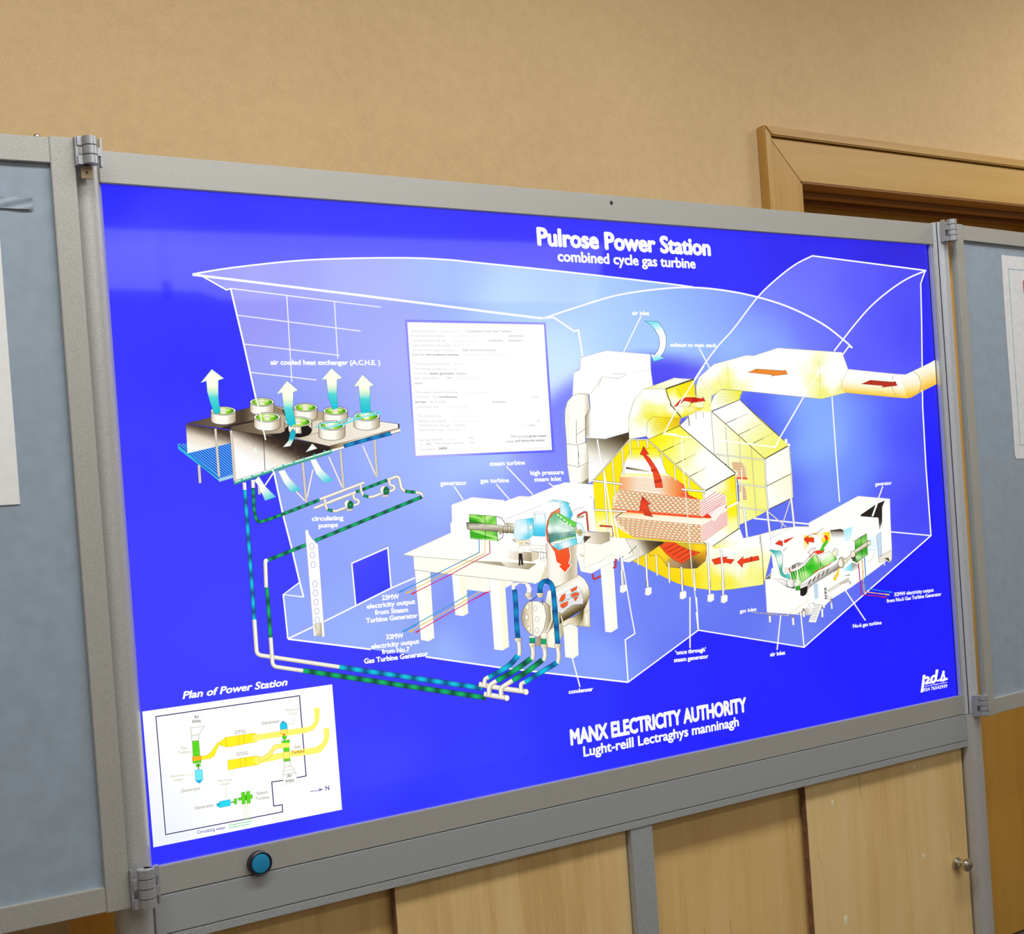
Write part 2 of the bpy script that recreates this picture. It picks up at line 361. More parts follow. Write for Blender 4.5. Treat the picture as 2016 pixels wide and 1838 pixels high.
def mesh_add(pts, faces, cols):
    n = len(cur['v'])
    d = claim([(min(pts[i][0] for i in f), max(pts[i][0] for i in f), min(pts[i][1] for i in f), max(pts[i][1] for i in f)) for f in faces])
    cur['v'] += [onto(p[0], p[1], d) for p in pts]; cur['f'] += [tuple(i+n for i in f) for f in faces]
    cur['c'] += [lin([min(255, max(0, q)) for q in c]) for c in cols]
def end(parent):
    me = bpy.data.meshes.new(cur['name']); me.from_pydata([tuple(v) for v in cur['v']], [], cur['f'])
    a = me.color_attributes.new('lit_ink', 'FLOAT_COLOR', 'POINT')
    a.data.foreach_set('color', [q for c in cur['c'] for q in (*c, 1.0)])
    o = link(cur['name'], me, M_PRINT); adopt(parent, o)
    if cur['label']: o['label'] = cur['label']
    return o
def tri(pts):
    return tessellate_polygon([[Vector((p[0], p[1], 0)) for p in pts]])
def split(pts, faces, L):
    pts = list(pts); faces = [tuple(f) for f in faces]; out = []
    mid = {}
    def m(a, b):
        k = (min(a, b), max(a, b))
        if k not in mid: mid[k] = len(pts); pts.append(((pts[a][0]+pts[b][0])/2, (pts[a][1]+pts[b][1])/2))
        return mid[k]
    st = faces
    while st:
        f = st.pop(); d = [math.dist(pts[f[i]], pts[f[(i+1) % 3]]) for i in range(3)]; i = d.index(max(d))
        if d[i] <= L or len(pts) > 40000: out.append(f); continue
        a, b, c = f[i], f[(i+1) % 3], f[(i+2) % 3]; k = m(a, b); st += [(a, k, c), (k, b, c)]
    return pts, out
def hx(c): return c if not isinstance(c, str) else tuple(int(c[i:i+2], 16) for i in (0, 2, 4))
def mixc(a, b, t): return tuple(x+(y-x)*t for x, y in zip(a, b))
def G(p0, p1, *stops):
    """linear gradient between two points (crop coordinates); stops: colours evenly spaced or (t, colour)"""
    a, b = T(p0), T(p1); dx, dy = b[0]-a[0], b[1]-a[1]; q = dx*dx+dy*dy
    st = [(s[0], hx(s[1])) if isinstance(s, tuple) and len(s) == 2 else (i/(len(stops)-1), hx(s)) for i, s in enumerate(stops)]
    def g(x, y):
        t = ((x-a[0])*dx+(y-a[1])*dy)/q
        if t <= st[0][0]: return st[0][1]
        for (t0, c0), (t1, c1) in zip(st, st[1:]):
            if t <= t1: return mixc(c0, c1, (t-t0)/(t1-t0+1e-9))
        return st[-1][1]
    return g
def IDW(samples, p=3.0, sm=0.45):
    S = [(*T(s[:2]), hx(s[2])) for s in samples]
    nn = sorted(min(math.dist(a[:2], b[:2]) for b in S if b is not a) for a in S)
    s2 = (sm*nn[len(nn)//2])**2
    def g(x, y):
        W_ = 1e-12; acc = [0, 0, 0]
        for sx, sy, c in S:
            w_ = 1/(((x-sx)**2+(y-sy)**2)+s2)**(p/2+0.5); W_ += w_
            for i in range(3): acc[i] += c[i]*w_
        return tuple(v/W_ for v in acc)
    return g
def poly(s, col, out=None, ow=0.8, L=14):
    p = PP(s); f = tri(p)
    if callable(col):
        q, f = split(p, f, L); mesh_add(q, f, [col(*v) for v in q])
    else: mesh_add(p, f, [hx(col)]*len(p))
    if out is not None: pline(p+[p[0]], ow, out)
def pline(p, w_, col, raw=True, caps=False):
    """stroke of pixel width w_ along photo-space points"""
    q_ = [p[0]]
    for a in p[1:]:
        if math.dist(a, q_[-1]) > 0.05 or (a is p[-1] and len(q_) > 2): q_.append(a)
    p = q_
    if len(p) < 2: return
    h = w_/2; closed = math.dist(p[0], p[-1]) < 1e-3; n = len(p); pts = []
    for i in range(n):
        a = p[i-1] if i else (p[-2] if closed else None); b = p[i+1] if i < n-1 else (p[1] if closed else None)
        def nrm(u, v):
            l = math.dist(u, v) or 1e-6; return (-(v[1]-u[1])/l, (v[0]-u[0])/l)
        if a and b:
            n1, n2 = nrm(a, p[i]), nrm(p[i], b); m = (n1[0]+n2[0], n1[1]+n2[1]); l = math.hypot(*m) or 1e-6
            k = min(1/max(0.35, (l/2)), 2.0); m = (m[0]/l*k, m[1]/l*k)
        else: m = nrm(p[i], b) if b else nrm(a, p[i])
        pts += [(p[i][0]+m[0]*h, p[i][1]+m[1]*h), (p[i][0]-m[0]*h, p[i][1]-m[1]*h)]
    cf = col if callable(col) else (lambda x, y, c=hx(col): c)
    mesh_add(pts, [(2*i, 2*i+1, 2*i+3, 2*i+2) for i in range(n-1)], [cf(*q) for q in pts])
def line(s, w_, col): pline(PP(s), w_, col)
def lines(strs, w_, col):
    for s in strs: line(s, w_, col)
def spline(p, m=6):
    out = []
    for i in range(len(p)-1):
        a, b, c, d = p[max(0, i-1)], p[i], p[i+1], p[min(len(p)-1, i+2)]
        for k in range(m):
            t = k/m; out.append(tuple(0.5*(2*b[j]+(c[j]-a[j])*t+(2*a[j]-5*b[j]+4*c[j]-d[j])*t*t+(3*b[j]-a[j]-3*c[j]+d[j])*t**3) for j in (0, 1)))
    return out+[p[-1]]
def resample(p, step):
    out = [p[0]]; 
    for a, b in zip(p, p[1:]):
        n = max(1, int(math.dist(a, b)/step))
        out += [(a[0]+(b[0]-a[0])*i/n, a[1]+(b[1]-a[1])*i/n) for i in range(1, n+1)]
    return out
def rnd_path(p, r):
    """round the corners of a path"""
    if len(p) < 3: return p
    out = [p[0]]
    for a, b, c in zip(p, p[1:], p[2:]):
        d1, d2 = math.dist(a, b), math.dist(b, c); q = min(r, d1/2, d2/2)
        s = (b[0]+(a[0]-b[0])*q/d1, b[1]+(a[1]-b[1])*q/d1); e = (b[0]+(c[0]-b[0])*q/d2, b[1]+(c[1]-b[1])*q/d2)
        for k in range(5):
            t = k/4; out.append(((1-t)**2*s[0]+2*t*(1-t)*b[0]+t*t*e[0], (1-t)**2*s[1]+2*t*(1-t)*b[1]+t*t*e[1]))
    out.append(p[-1]); return out
def pipe(s, w_, kind, period=32, edge=None, r=6, phase=0.0):
    p = rnd_path(PP(s), r); p = [a for i, a in enumerate(p) if i == 0 or math.dist(a, p[i-1]) > 0.05]; p = resample(p, 3.0); h = w_/2; n = len(p); pts = []; cols = []; acc = phase
    W5 = (-1, -0.45, 0.0, 0.45, 1)
    for i in range(n):
        a, b = p[max(0, i-1)], p[min(n-1, i+1)]; l = math.dist(a, b) or 1e-6; nx, ny = -(b[1]-a[1])/l, (b[0]-a[0])/l
        if i: acc += math.dist(p[i-1], p[i])
        k = (0.5-0.5*math.cos(2*math.pi*acc/period))**0.6 if period else 0.8
        for o in W5:
            pts.append((p[i][0]+nx*h*o, p[i][1]+ny*h*o)); sh = 1-0.22*abs(o)**2
            if kind == 'cyan': c = mixc((4, 84, 140), (2, 204, 240), k)
            elif kind == 'blue': c = mixc((0, 82, 150), (4, 150, 210), k)
            elif kind == 'green': c = mixc((6, 80, 62), (4, 186, 108), k)
            elif kind == 'white':
                c = (255, 252, 240) if o < 0.3 else (232, 222, 196); sh = 1 if abs(o) < 0.9 else 0.86
            elif kind == 'whiteL':
                c = (255, 252, 240) if o > -0.3 else (226, 214, 190); sh = 1 if abs(o) < 0.9 else 0.86
            else: c = hx(kind); 
            cols.append(tuple(q*sh for q in c))
    m = len(W5); fs = [(i*m+j, i*m+j+1, (i+1)*m+j+1, (i+1)*m+j) for i in range(n-1) for j in range(m-1)]
    if edge is not None: pline(p, w_+1.0, edge)
    mesh_add(pts, fs, cols)
def ell(cx, cy, rx, ry, rot=0, n=28):
    c, s = math.cos(rot), math.sin(rot)
    return [(cx+rx*math.cos(2*math.pi*i/n)*c-ry*math.sin(2*math.pi*i/n)*s, cy+rx*math.cos(2*math.pi*i/n)*s+ry*math.sin(2*math.pi*i/n)*c) for i in range(n)]
def oval(cx, cy, rx, ry, col, out=None, ow=0.7, rot=0): poly(ell(cx, cy, rx, ry, rot), col, out, ow, L=6)
_H = [None]
def text_mesh(body, bold=0.0, shear=0.0, sp=1.0):
    cu = bpy.data.curves.new('lettering', 'FONT'); cu.body = body; cu.size = 1; cu.offset = bold; cu.shear = shear; cu.space_character = sp
    cu.resolution_u = 3; cu.fill_mode = 'FRONT'
    o = bpy.data.objects.new('lettering_source', cu); C.objects.link(o)
    dg = bpy.context.evaluated_depsgraph_get(); me = bpy.data.meshes.new_from_object(o.evaluated_get(dg))
    vs = [(v.co.x, v.co.y) for v in me.vertices]; fs = [tuple(p.vertices) for p in me.polygons]
    bpy.data.objects.remove(o); bpy.data.curves.remove(cu); bpy.data.meshes.remove(me); return vs, fs
def text(body, p0, p1, h, col='ffffff', bold=0.0, shear=0.0, raw=False, sp=1.0):
    """body set on the baseline from photo point p0 to p1, capital height h pixels at the left end"""
    if not raw: p0, p1 = T(p0), T(p1); h = h/cr[2]
    if _H[0] is None:
        v, f = text_mesh('H'); _H[0] = max(q[1] for q in v)
    vs, fs = text_mesh(body, 0.0, shear, sp)
    base = list(vs); bf = list(fs)
    if bold > 0:                              # bold weight: the strokes are thickened by overlaid shifted copies
        for k in range(8):
            t = math.pi*k/4; n_ = len(vs); vs = vs+[(x+bold*1.1*math.cos(t), y+bold*0.9*math.sin(t)) for x, y in base]; fs = fs+[tuple(i+n_ for i in f) for f in bf]
    if not vs: return
    x0 = min(q[0] for q in vs); x1 = max(q[0] for q in vs)
    d = claim([(min(p0[0], p1[0])-2, max(p0[0], p1[0])+2, min(p0[1], p1[1])-1.2*h, max(p0[1], p1[1])+0.5*h)])
    A, B = onto(*p0, d), onto(*p1, d); Hm = (onto(p0[0], p0[1]-h, d)-A).z
    n = len(cur['v'])
    for x, y in vs:
        q = A+(B-A)*((x-x0)/(x1-x0)); cur['v'].append(Vector((q.x, -d, q.z+y/_H[0]*Hm)))
    cur['f'] += [tuple(i+n for i in f) for f in fs]; c = lin(hx(col)); cur['c'] += [c]*len(vs)
# ================================================================ printed panel
W8 = 'ffffff'
crop(0, 0, 1)
begin('printed_panel', 'backlit printed diagram sheet, deep blue')
BGf = IDW([(200,380,'2a2aff'),(420,420,'3838ff'),(620,400,'3c3cff'),(300,480,'4040ff'),(260,560,'3030ff'),(300,640,'3232ff'),(330,700,'2c2cff'),(280,900,'3636ff'),(340,1100,'3a3aff'),(420,1250,'3c3eff'),
  (320,1350,'3a3cff'),(300,1660,'2e30ff'),(500,1660,'2e30fa'),(760,1400,'3838ff'),(760,1500,'3e44ff'),(900,1420,'3338ff'),(950,1520,'343cff'),(820,1600,'3034ff'),(1150,1400,'2a30ff'),(1300,1370,'2424ff'),(1500,1350,'1e20ff'),
  (1600,1400,'1a1cff'),(1700,1300,'1414ff'),(1860,1340,'1010fa'),(1850,1200,'0c0cff'),(1850,1000,'0e0eff'),(1840,700,'2020ff'),(1830,600,'2a28f0'),(1800,500,'2a22dc'),(1600,480,'2e28f0'),(1400,560,'3230ff'),(1200,460,'3a38ff'),(1000,460,'3c38ff'),(800,440,'3c3cff')], 3)  # uneven backlight and a pale low reflection painted into the even blue
nx, nz = 74, 44; pv = []; pf = []; pc = []
for j in range(nz+1):
    for i in range(nx+1):
        P = Vector((-0.004+1.851*i/nx, 0.0, 1.046+1.008*j/nz)); pv.append(P)
        q = P-CAM; z = q.dot(fw); pc.append(lin([min(255, max(0, a)) for a in BGf(1008+F*q.dot(rt)/z, 919+PPY-F*q.dot(up)/z)]))
for j in range(nz):
    for i in range(nx): a = j*(nx+1)+i; pf.append((a, a+1, a+nx+2, a+nx+1))
cur['v'] = pv; cur['f'] = pf; cur['c'] = pc
PANEL = end(bd)

# ---- building washes and outlines
begin('building_wash', 'translucent pale blue building volume')
def smooth(a, b, t): t = min(1, max(0, (t-a)/(b-a))); return t*t*(3-2*t)
outer = IDW([(420,545,'8c8cff'),(500,560,'9e9eff'),(560,530,'8f90ff'),(680,530,'a0a8ff'),(700,640,'a6b2ff'),(600,700,'a0acff'),(520,640,'9c9cf6'),(560,800,'8c9cf8'),(640,900,'93a6ff'),(760,900,'a2b8ff'),(700,1000,'94aaff'),(580,1100,'8ea4ff'),
  (580,1220,'94acff'),(700,1260,'9ab2ff'),(800,1060,'98aaff'),(870,930,'a0b6ff'),(900,540,'9ab4ff'),(1000,600,'b8d6ff'),(1100,560,'a6c4ff'),(780,700,'aeb6ff'),(1110,740,'def4ff'),(1110,690,'d0ecff'),(1180,650,'b6d8ff'),(1250,640,'a8ccff'),(1330,640,'aacfff'),
  (1350,600,'8fb0ff'),(1300,690,'b4dcff'),(1400,610,'8aa6ff'),(1480,620,'7e94ff'),(1440,690,'a0c4ff'),(1560,640,'6874ff'),(1640,690,'5e66ff'),(1090,850,'b0ccff'),(900,915,'b4d0ff')], 4, 0.95)
inner = IDW([(1300,720,'5858fa'),(1380,735,'6464fa'),(1300,745,'4c48f4'),(1120,820,'8088ff'),(1100,870,'8088ff'),(1120,920,'8490ff'),(1000,900,'98a6ff'),(940,950,'8ea0ff'),(860,1000,'8c9cff'),(820,1080,'90a2fc'),(860,1180,'849afc'),(950,1250,'869aff'),(1000,1290,'86a0ff'),
  (880,1290,'98b4ff'),(1180,1180,'7c90fc'),(1180,1290,'88a4ff'),(1220,1230,'7488fa'),(1470,770,'4e56f6'),(1520,830,'6070f8'),(1540,900,'5c66f8'),(1580,950,'646ef4'),(1540,1040,'6070f6'),(1480,1020,'626ef6'),(1600,1000,'6878f8'),(1300,1200,'7084f8'),(1340,1250,'6a7cf6')], 4, 0.8)
def wash(x, y):
    r = math.hypot((x-1290)*1.0, (y-1015)*0.98)
    k = 1-smooth(285, 330, r)
    if y > 900: k = max(k, smooth(900, 990, y)*smooth(880, 1000, x+ (y-900)*0.3))
    return mixc(outer(x, y), inner(x, y), k)
LB = '379,540 453,527 577,513.5 680,508.7 800,507.5 880,511 940,517 1100,533.5 1300,556.5 1375,566 1426,571.6 1490,584.4 1554.6,605 1618.6,637 1661,669 1678,684.7 1660,697 1640,760 1640,930 1600,1030 1480,1020 1375,1060 1374.9,1240 1237,1342.5 980,1313 838,1292 730,1278 567,1257 558,1170 590,1146 576,1087 557,1012 539,928 523,867 503,784 480,677 454,568 448,571 401,544'
poly(LB, wash, L=16)
RW = IDW([(1600,520,'6a6cff'),(1560,570,'7078ff'),(1500,600,'7480ff'),(1480,640,'90b0ff'),(1440,690,'9cc4ff'),(1700,560,'5c5cff'),(1780,560,'4e4cf8'),(1650,640,'686cff'),(1600,640,'7078ff'),(1740,640,'5456ff'),(1790,640,'4644f8'),(1700,700,'5a5cff'),(1520,690,'8aa8ff'),(1420,740,'88a0ff'),
  (1480,800,'4c56f8'),(1520,840,'5466f8'),(1560,800,'84a6ff'),(1600,800,'88b4ff'),(1640,860,'90baff'),(1600,880,'86b4ff'),(1700,860,'6a88ff'),(1760,860,'5058ff'),(1800,860,'4044fa'),(1690,930,'6c90ff'),(1750,960,'5054fa'),(1620,960,'7898fc'),(1800,1000,'3e40fa'),(1560,960,'5e6cf8'),
  (1480,1030,'5a6cf4'),(1550,1040,'5c6ef4'),(1460,1150,'6074f2'),(1430,1220,'6474f2'),(1560,1250,'7084f4'),(1640,1200,'6274f4'),(1720,1120,'5a66f6'),(1390,1180,'6a80fa'),(1800,1070,'484cfa'),(1420,900,'5a66f8')], 4, 0.95)
poly('1599.4,503.4 1823.4,532.4 1818,538 1812.7,558 1814.5,640 1817,830 1823,920 1832.8,1054 1583,1273.6 1440,1250.6 1374.9,1240 1368,1150 1350,860 1309,855 1367,748 1410,686 1444,648 1493,584 1533,545 1567,519.6', RW, L=16)
poly('692.5,1108.5 763.4,1077.7 770.2,1158.8 700.5,1193', G((692, 1108), (770, 1190), '4448ff', '3438ff'))
end(PANEL)
begin('building_outline', 'white building outline')
def wl_(s, w_=3.0, c='fdfcff'): line(s, w_, c)
def wc_(s, w_=3.0, c='fdfcff'): pline(spline(PP(s)), w_, c)
wc_('379,539.5 453,527.3 577,513.7 680,508.7 800,507.5 880,511 940,517 1100,533.5 1300,556.5 1365,565', 3.2)
wl_('379,540.5 400,543 680,577.5 858,600 971.5,614.8 1067,626.5', 4.6)
wl_('1067,626.5 1090,624.4 1130,651.8 1138.6,649.7 1147,702', 3.4)
wc_('1070.4,626.2 1128,607 1213,581.5 1298.6,568.7 1362.6,565.7 1426.6,571.6 1490.6,584.4 1554.6,605 1618.6,637 1661,669 1678,684.5', 3.4); wl_('1678,684.5 1671,681.5 1659,698', 2.8)
wl_('398,543.5 446,570.5 454,567.5', 2.8)
wl_('454,567.5 480,677.5 503.8,784 523,867 539,928 557,1012 575.5,1083.5 590.8,1148.5 597.7,1174.8', 3.4)
wl_('589.7,1146 557.7,1170 597.7,1174.8', 2.6); wl_('557.7,1170 566.8,1257', 3)
wl_('566.8,1257 638.8,1222.8 769,1157.7 817,1137', 3)
wl_('566.8,1257.5 730,1277.8', 3.4); wl_('838,1292.5 980,1313 1100,1327 1236.6,1342.5', 3.2)
wl_('1236.6,1342.5 1231,1259 1250,1246.8', 2.6)
wl_('692.5,1108.5 763.4,1077.7 770.2,1158.8', 2.8); wl_('692.5,1108.5 700.5,1193', 2.8)
for s in ('454,567.5 680,596 750,604.5', '465,620 680,647.7 710,651.5', '480,677 668.8,699.3', '493.9,732.8 623,747.7', '564.6,582 574.5,752', '658.4,593.6 665,706'): wl_(s, 2.1, 'f4f2ff')
wc_('1309,853 1366.9,747.8 1409.6,686 1443.7,647.6 1492.7,583.6 1533.3,545.2 1567.4,519.6 1599.4,503.4', 2.9); wl_('1599,503.4 1823.4,532.4', 2.9)
wc_('1823.4,532.4 1789,547 1755,568.7 1716.7,600.6 1682.6,639 1642,691', 2.9)
wl_('1821,534 1812.7,558 1814.5,640 1816.5,800 1823,920 1832.8,1054 1583,1273.6 1440,1250.6 1374.9,1240 1236.6,1342.5', 2.5)
wl_('1754.3,1046.6 1832.8,1054', 2.4); wl_('1483.6,1020 1592.8,1031.3', 3); wl_('1638,780.6 1646.3,900 1652.8,987.7', 2.4)
wl_('1374.9,1240 1370.8,1205', 2.6)
end(PANEL)

# ---- explanatory text block
crop(780, 600, 5.744)
begin('text_block', 'white explanatory text block with washed-out grey print')
poly('100,165 1690,200 1790,1665 205,1730', IDW([(100,165,'8f8fff'),(1690,200,'9c9cff'),(205,1730,'b4b4ff'),(150,900,'8e90ff'),(1740,900,'7c80ff'),(1790,1665,'6468ff')], 3), L=20)
poly('125,195 1670,222 1762,1640 222,1705', 'ffffff')
def tl(parts, yb):
    for b, x0, x1, c in parts: text(b, (x0, yb-0.0), (x1, yb+(x1-x0)*0.004), 25, c, 0.006)
gl, gm, gd = 'd4d4de', 'b4b4c2', '7c7c8c'  # greys paled to paint the backlight washing out the lettering
tl([('The power station', 170, 450, gl), ('houses what is', 500, 730, 'e6e6ee'), ('Combined Cycle Gas Turbine', 790, 1300, gm)], 308)
tl([('An aero derivative engine', 165, 540, gl), ('to provide air from a', 640, 960, 'e8e8f0'), ('compressor', 1270, 1440, gm)], 360)
tl([('compressed air to', 175, 560, gl), ('very high pressure', 620, 900, 'e8e8f0'), ('combustion', 1045, 1210, gm), ('chambers', 1265, 1425, gm)], 414)
tl([('mixes with the natural gas', 175, 620, gl), ('fuel and', 650, 830, 'e8e8f0')], 466)
tl([('combustion gas passes to', 180, 700, 'dcdce6'), ('high pressure turbine', 752, 1125, gm)], 520)
tl([('then the', 182, 320, gm), ('low pressure turbine', 340, 705, gd), ('which drives', 760, 1240, 'ececf2')], 573)
tl([('The hot gases from the', 200, 600, gl), ('turbine', 640, 760, 'e8e8f0')], 678)
tl([('The energy in the hot', 200, 580, gl), ('gas', 660, 700, 'e8e8f0')], 733)
tl([('inside the', 205, 360, gl), ('steam generator', 378, 660, gd), ('tubes', 680, 790, gm)], 786)
tl([('then used to drive', 205, 480, gl), ('MW', 580, 628, gm), ('steam turbine', 700, 940, 'ececf2')], 838)
tl([('steam', 205, 300, gm)], 895)
tl([('The spent steam from the', 220, 700, gl), ('turbine is cooled', 800, 1040, 'ececf2')], 998)
tl([('into water. The', 220, 470, gl), ('condensate', 485, 690, gd), ('water', 1545, 1610, gl)], 1050)
tl([('pumps', 220, 340, gd), ('which pump', 370, 560, gl), ('feedwater', 1088, 1245, gm)], 1106)
tl([('generator and', 230, 480, gl), ('the cycle', 600, 810, 'e8e8f0')], 1162)
tl([('The cooling water', 240, 520, gl), ('system is', 640, 940, 'ececf2')], 1268)
tl([('dissipate the energy', 245, 570, gl), ('to the air by', 640, 900, 'ececf2'), ('of', 1595, 1622, gm)], 1322)
tl([('cooling system that uses', 250, 620, gl), ('with the', 660, 780, gl), ('electricity', 1400, 1480, 'ececf2'), ('works', 1500, 1572, gm)], 1370)
tl([('requires less water', 252, 545, gl), ('than the', 580, 720, 'e4e4ee')], 1424)
for b, x0, x1, yb, c in [('Each gas turbine', 255, 530, 1538, gl), ('is rated', 570, 680, 1532, 'e8e8f0'), ('MW', 820, 880, 1520, gl), ('MW giving', 1297, 1470, 1500, gm), ('a gross output', 1480, 1698, 1494, '64646e'),
    ('of', 275, 300, 1590, gl), ('MW.', 340, 402, 1588, gm), ('The steam turbine', 435, 770, 1578, gl), ('MW', 830, 888, 1570, gl), ('needs', 1245, 1328, 1556, gm), ('and hence the station', 1345, 1678, 1548, '6e6e78'),
    ('net output is', 270, 440, 1645, gl), ('54MW', 485, 580, 1636, '484856')]:
    text(b, (x0, yb), (x1, yb-(x1-x0)*0.024), 25, c, 0.012)
poly('1712,1260 1722,1260 1748,1622 1735,1630', 'eef4f2'); poly('1430,1620 1748,1600 1748,1632 1430,1640', 'f4f6f2')
end(PANEL)

# ---- air cooled heat exchanger
crop(330, 680, 3.829)
begin('heat_exchanger_drawing', 'drawn air cooled heat exchanger with fans and arrows')
poly('80,740 478,735 500,1000 388,1018 84,778', '0c44d4')
for i in range(17):
    x0 = 86+i*24.5; y0 = 739; xe = 500; ye = y0+0.8*(500-x0)
    if ye > 1000: xe = (1018+62-y0+0.8*x0)/0.96; ye = y0+0.8*(xe-x0)
    line([(x0, y0), (xe, ye)], 1.5, '60ccff')
line('80,742 84,778 388,1010', 2.0, '38c8f0'); line('84,760 390,992', 1.4, '38c8f0'); pipe('385,1015 498,982', 7, 'a8dcff', 0)
lines(['80,760 390,1020'], 1.5, '30c0c0')
for s in ('236,900 245,1036',): line(s, 6, '6a5a50'); line(s, 4.4, 'f0e8dc'); line(s, 0.8, '887868')
# left casing front and deck
poly('138,590 480,640 478,735 150,812', G((300, 590), (240, 790), '3a2c22', (0.22, '4a3a2c'), (0.55, 'e8dcc8'), 'fffef8'))
poly('138,588 500,498 640,462 800,452 940,480 1160,500 1380,540 1745,592 1745,622 1215,758 970,702 480,632 400,622', G((138, 600), (1745, 600), '4a3c30', (0.16, '6e604c'), (0.27, '443424'), (0.33, '9c8c74'), (0.5, 'c8bca0'), (0.62, 'e6dcc8'), 'fdf8ec'), '3c3028', 0.8)
poly('400,622 500,590 660,560 655,600 700,655 480,632', '2c2018'); poly('480,610 655,575 665,625 740,665 850,670 885,640 880,610 940,700 470,640', G((480, 620), (900, 660), '5c4c38', '9c8c70'))
poly('800,455 870,480 870,525 800,500', '8c7c60'); poly('860,480 960,500 960,520 880,530', '3c3026'); poly('1125,500 1170,500 1175,560 1080,575', 'b8a888')
line('515,510 650,530', 0.8, '54442c'); line('950,705 1140,655 1180,640', 0.8, '6c5c48'); line('1140,600 1180,610', 0.8, '6c5c48')
# front casing
poly('480,638 960,708 1215,758 1238,790 735,946 502,1020', G((800, 660), (690, 900), '20140c', (0.28, '3c2c1c'), (0.62, 'f0e6d4'), 'ffffff'), '403020', 0.7)
poly('745,668 850,660 890,640 960,660 960,710 850,700', '1c120c'); poly('965,705 1215,757 1240,792 1110,760 975,740', '2a1e14')
line('722,682 735,944', 1.2, '201810'); line('964,712 970,862', 0.9, '503c2c')
poly('1215,758 1745,620 1748,652 1560,700 1330,760 1240,795', G((1230, 775), (1745, 640), '54402c', (0.12, 'a08c6c'), (0.5, 'fff8ea'), (0.8, '9c8464'), 'c8b490'), '403020', 0.6)
poly('1735,592 1748,592 1748,622 1738,625', '403020')
# struts
for a, b in (((693, 1115), (800, 955)), ((1043, 1178), (930, 1060)), ((1045, 1175), (1095, 935)), ((1318, 1072), (1215, 838)), ((1573, 988), (1470, 752))):
    line([a, b], 3.6, '9a98c8'); line([a, b], 2.4, 'fff6f0')
for s in ('360,626 388,990', '478,640 506,1022', '1018,880 1045,1182', '1303,790 1326,1078', '1560,712 1578,992', '683,985 692,1122'):
    line(s, 5.4, '5c4c40'); line(s, 4.0, 'f6eee0'); line(s, 0.9, '8c7c6c')
# collector pipe
pipe('500,1036 860,915 1235,798', 6.5, '48b898', 0, '1c6850'); line('510,1026 860,906 1230,792', 2.4, 'f4fff4'); oval(1236, 794, 12, 12, '48d0b8')
for i in range(9): oval(560+i*78, 1012-i*27, 8, 8, '38b8b0')
pipe('1238,790 1330,765', 5, 'whiteL', 0, '403020'); pipe('1328,758 1500,708 1690,660', 7, 'blue', 26, '103870'); pipe('1682,655 1755,635', 6, 'whiteL', 0, '908070')
# rising arrows
gA = lambda y0, y1: G((0, y0), (0, y1), 'fffff2', (0.38, 'fcffe8'), (0.46, 'e0f8d0'), (0.56, 'a8ecdc'), (0.62, '54d8d8'), 'a8f0e8' if False else '08c4d4')
def arrow(s, y0, y1): poly(s, gA(y0, y1), '3c8ca8', 0.7, L=8)
def fan(cx, cy, rx, ry, h, cut=False, rail=False):
    body = [(cx-rx, cy)] + [(cx-rx*math.cos(t), cy+h+ry*math.sin(t)) for t in [math.pi*i/12 for i in range(13)]] + [(cx+rx, cy)]
    if cut:
        oval(cx, cy+h, rx, ry+14, '0c0604'); poly(ell(cx-48, cy+48, 26, 40), 'f4ecda'); poly([(cx-20, cy+20), (cx+20, cy+20), (cx+24, cy+88), (cx-22, cy+88)], G((cx-20, 0), (cx+24, 0), 'fff8e8', 'fff8e8', 'b8a888'))
        line([(cx-rx, cy), (cx-rx, cy+h)], 1.4, '504030'); line([(cx+rx, cy), (cx+rx, cy+h)], 1.4, '504030')
    else:
        poly(body, G((cx-rx, 0), (cx+rx, 0), 'b8a484', (0.16, 'fffcf2'), (0.62, 'fffdf4'), 'b09c7c'), '3c3024', 0.9, L=10)
    oval(cx, cy, rx, ry, 'fffdf0', '3c3020', 1.1)
    poly(ell(cx, cy+1, rx*0.85, ry*0.78), G((cx-rx*.8, 0), (cx+rx*.8, 0), '68b010', (0.3, '94dc30'), (0.5, 'e8ffb8'), (0.68, '8cdc20'), '3c8c08'), '3c5010', 0.7, L=6)
    poly(ell(cx, cy-ry*0.25, rx*0.6, ry*0.35), 'c8f088')
    poly([(cx-22, cy-18), (cx+16, cy-18), (cx+18, cy+16), (cx-20, cy+16)], 'fff8e4'); line([(cx-22, cy-6), (cx+18, cy-6)], 0.7, 'a89068'); line([(cx-22, cy+5), (cx+18, cy+5)], 0.7, 'a89068')
fan(712, 426, 91, 32, 66); fan(1040, 466, 90, 32, 70); fan(1265, 492, 92, 32, 66); fan(750, 540, 100, 36, 66); fan(1500, 532, 98, 36, 70)
fan(420, 492, 94, 32, 72); fan(985, 574, 102, 38, 66, True); fan(1238, 602, 100, 36, 76)
oval(1225, 600, 34, 22, 'fffce8'); oval(1490, 525, 30, 20, 'fffce8')
arrow('333,178 425,248 382,262 383,400 397,508 352,512 322,430 299,350 292,268 250,280', 178, 512)
arrow('900,265 985,338 948,350 945,470 966,590 930,612 900,588 875,470 862,355 820,368', 265, 600)
arrow('1235,170 1320,245 1278,257 1275,360 1284,472 1243,482 1210,380 1196,255 1158,258', 170, 482)
arrow('1468,218 1557,300 1525,310 1528,500 1460,510 1447,400 1440,305 1402,310', 218, 505)
line('940,600 1015,600', 2, 'b8e040')
poly('945,626 967,660 957,700 925,758 868,766 912,715 922,668 918,664', G((940, 626), (890, 766), '10b0c8', (0.5, '18b8cc'), (0.62, 'c8ecd8'), 'fffff4'), '3c5c60', 0.7, L=6)
poly('1090,740 1128,775 1040,802 1052,790', 'fffff8')
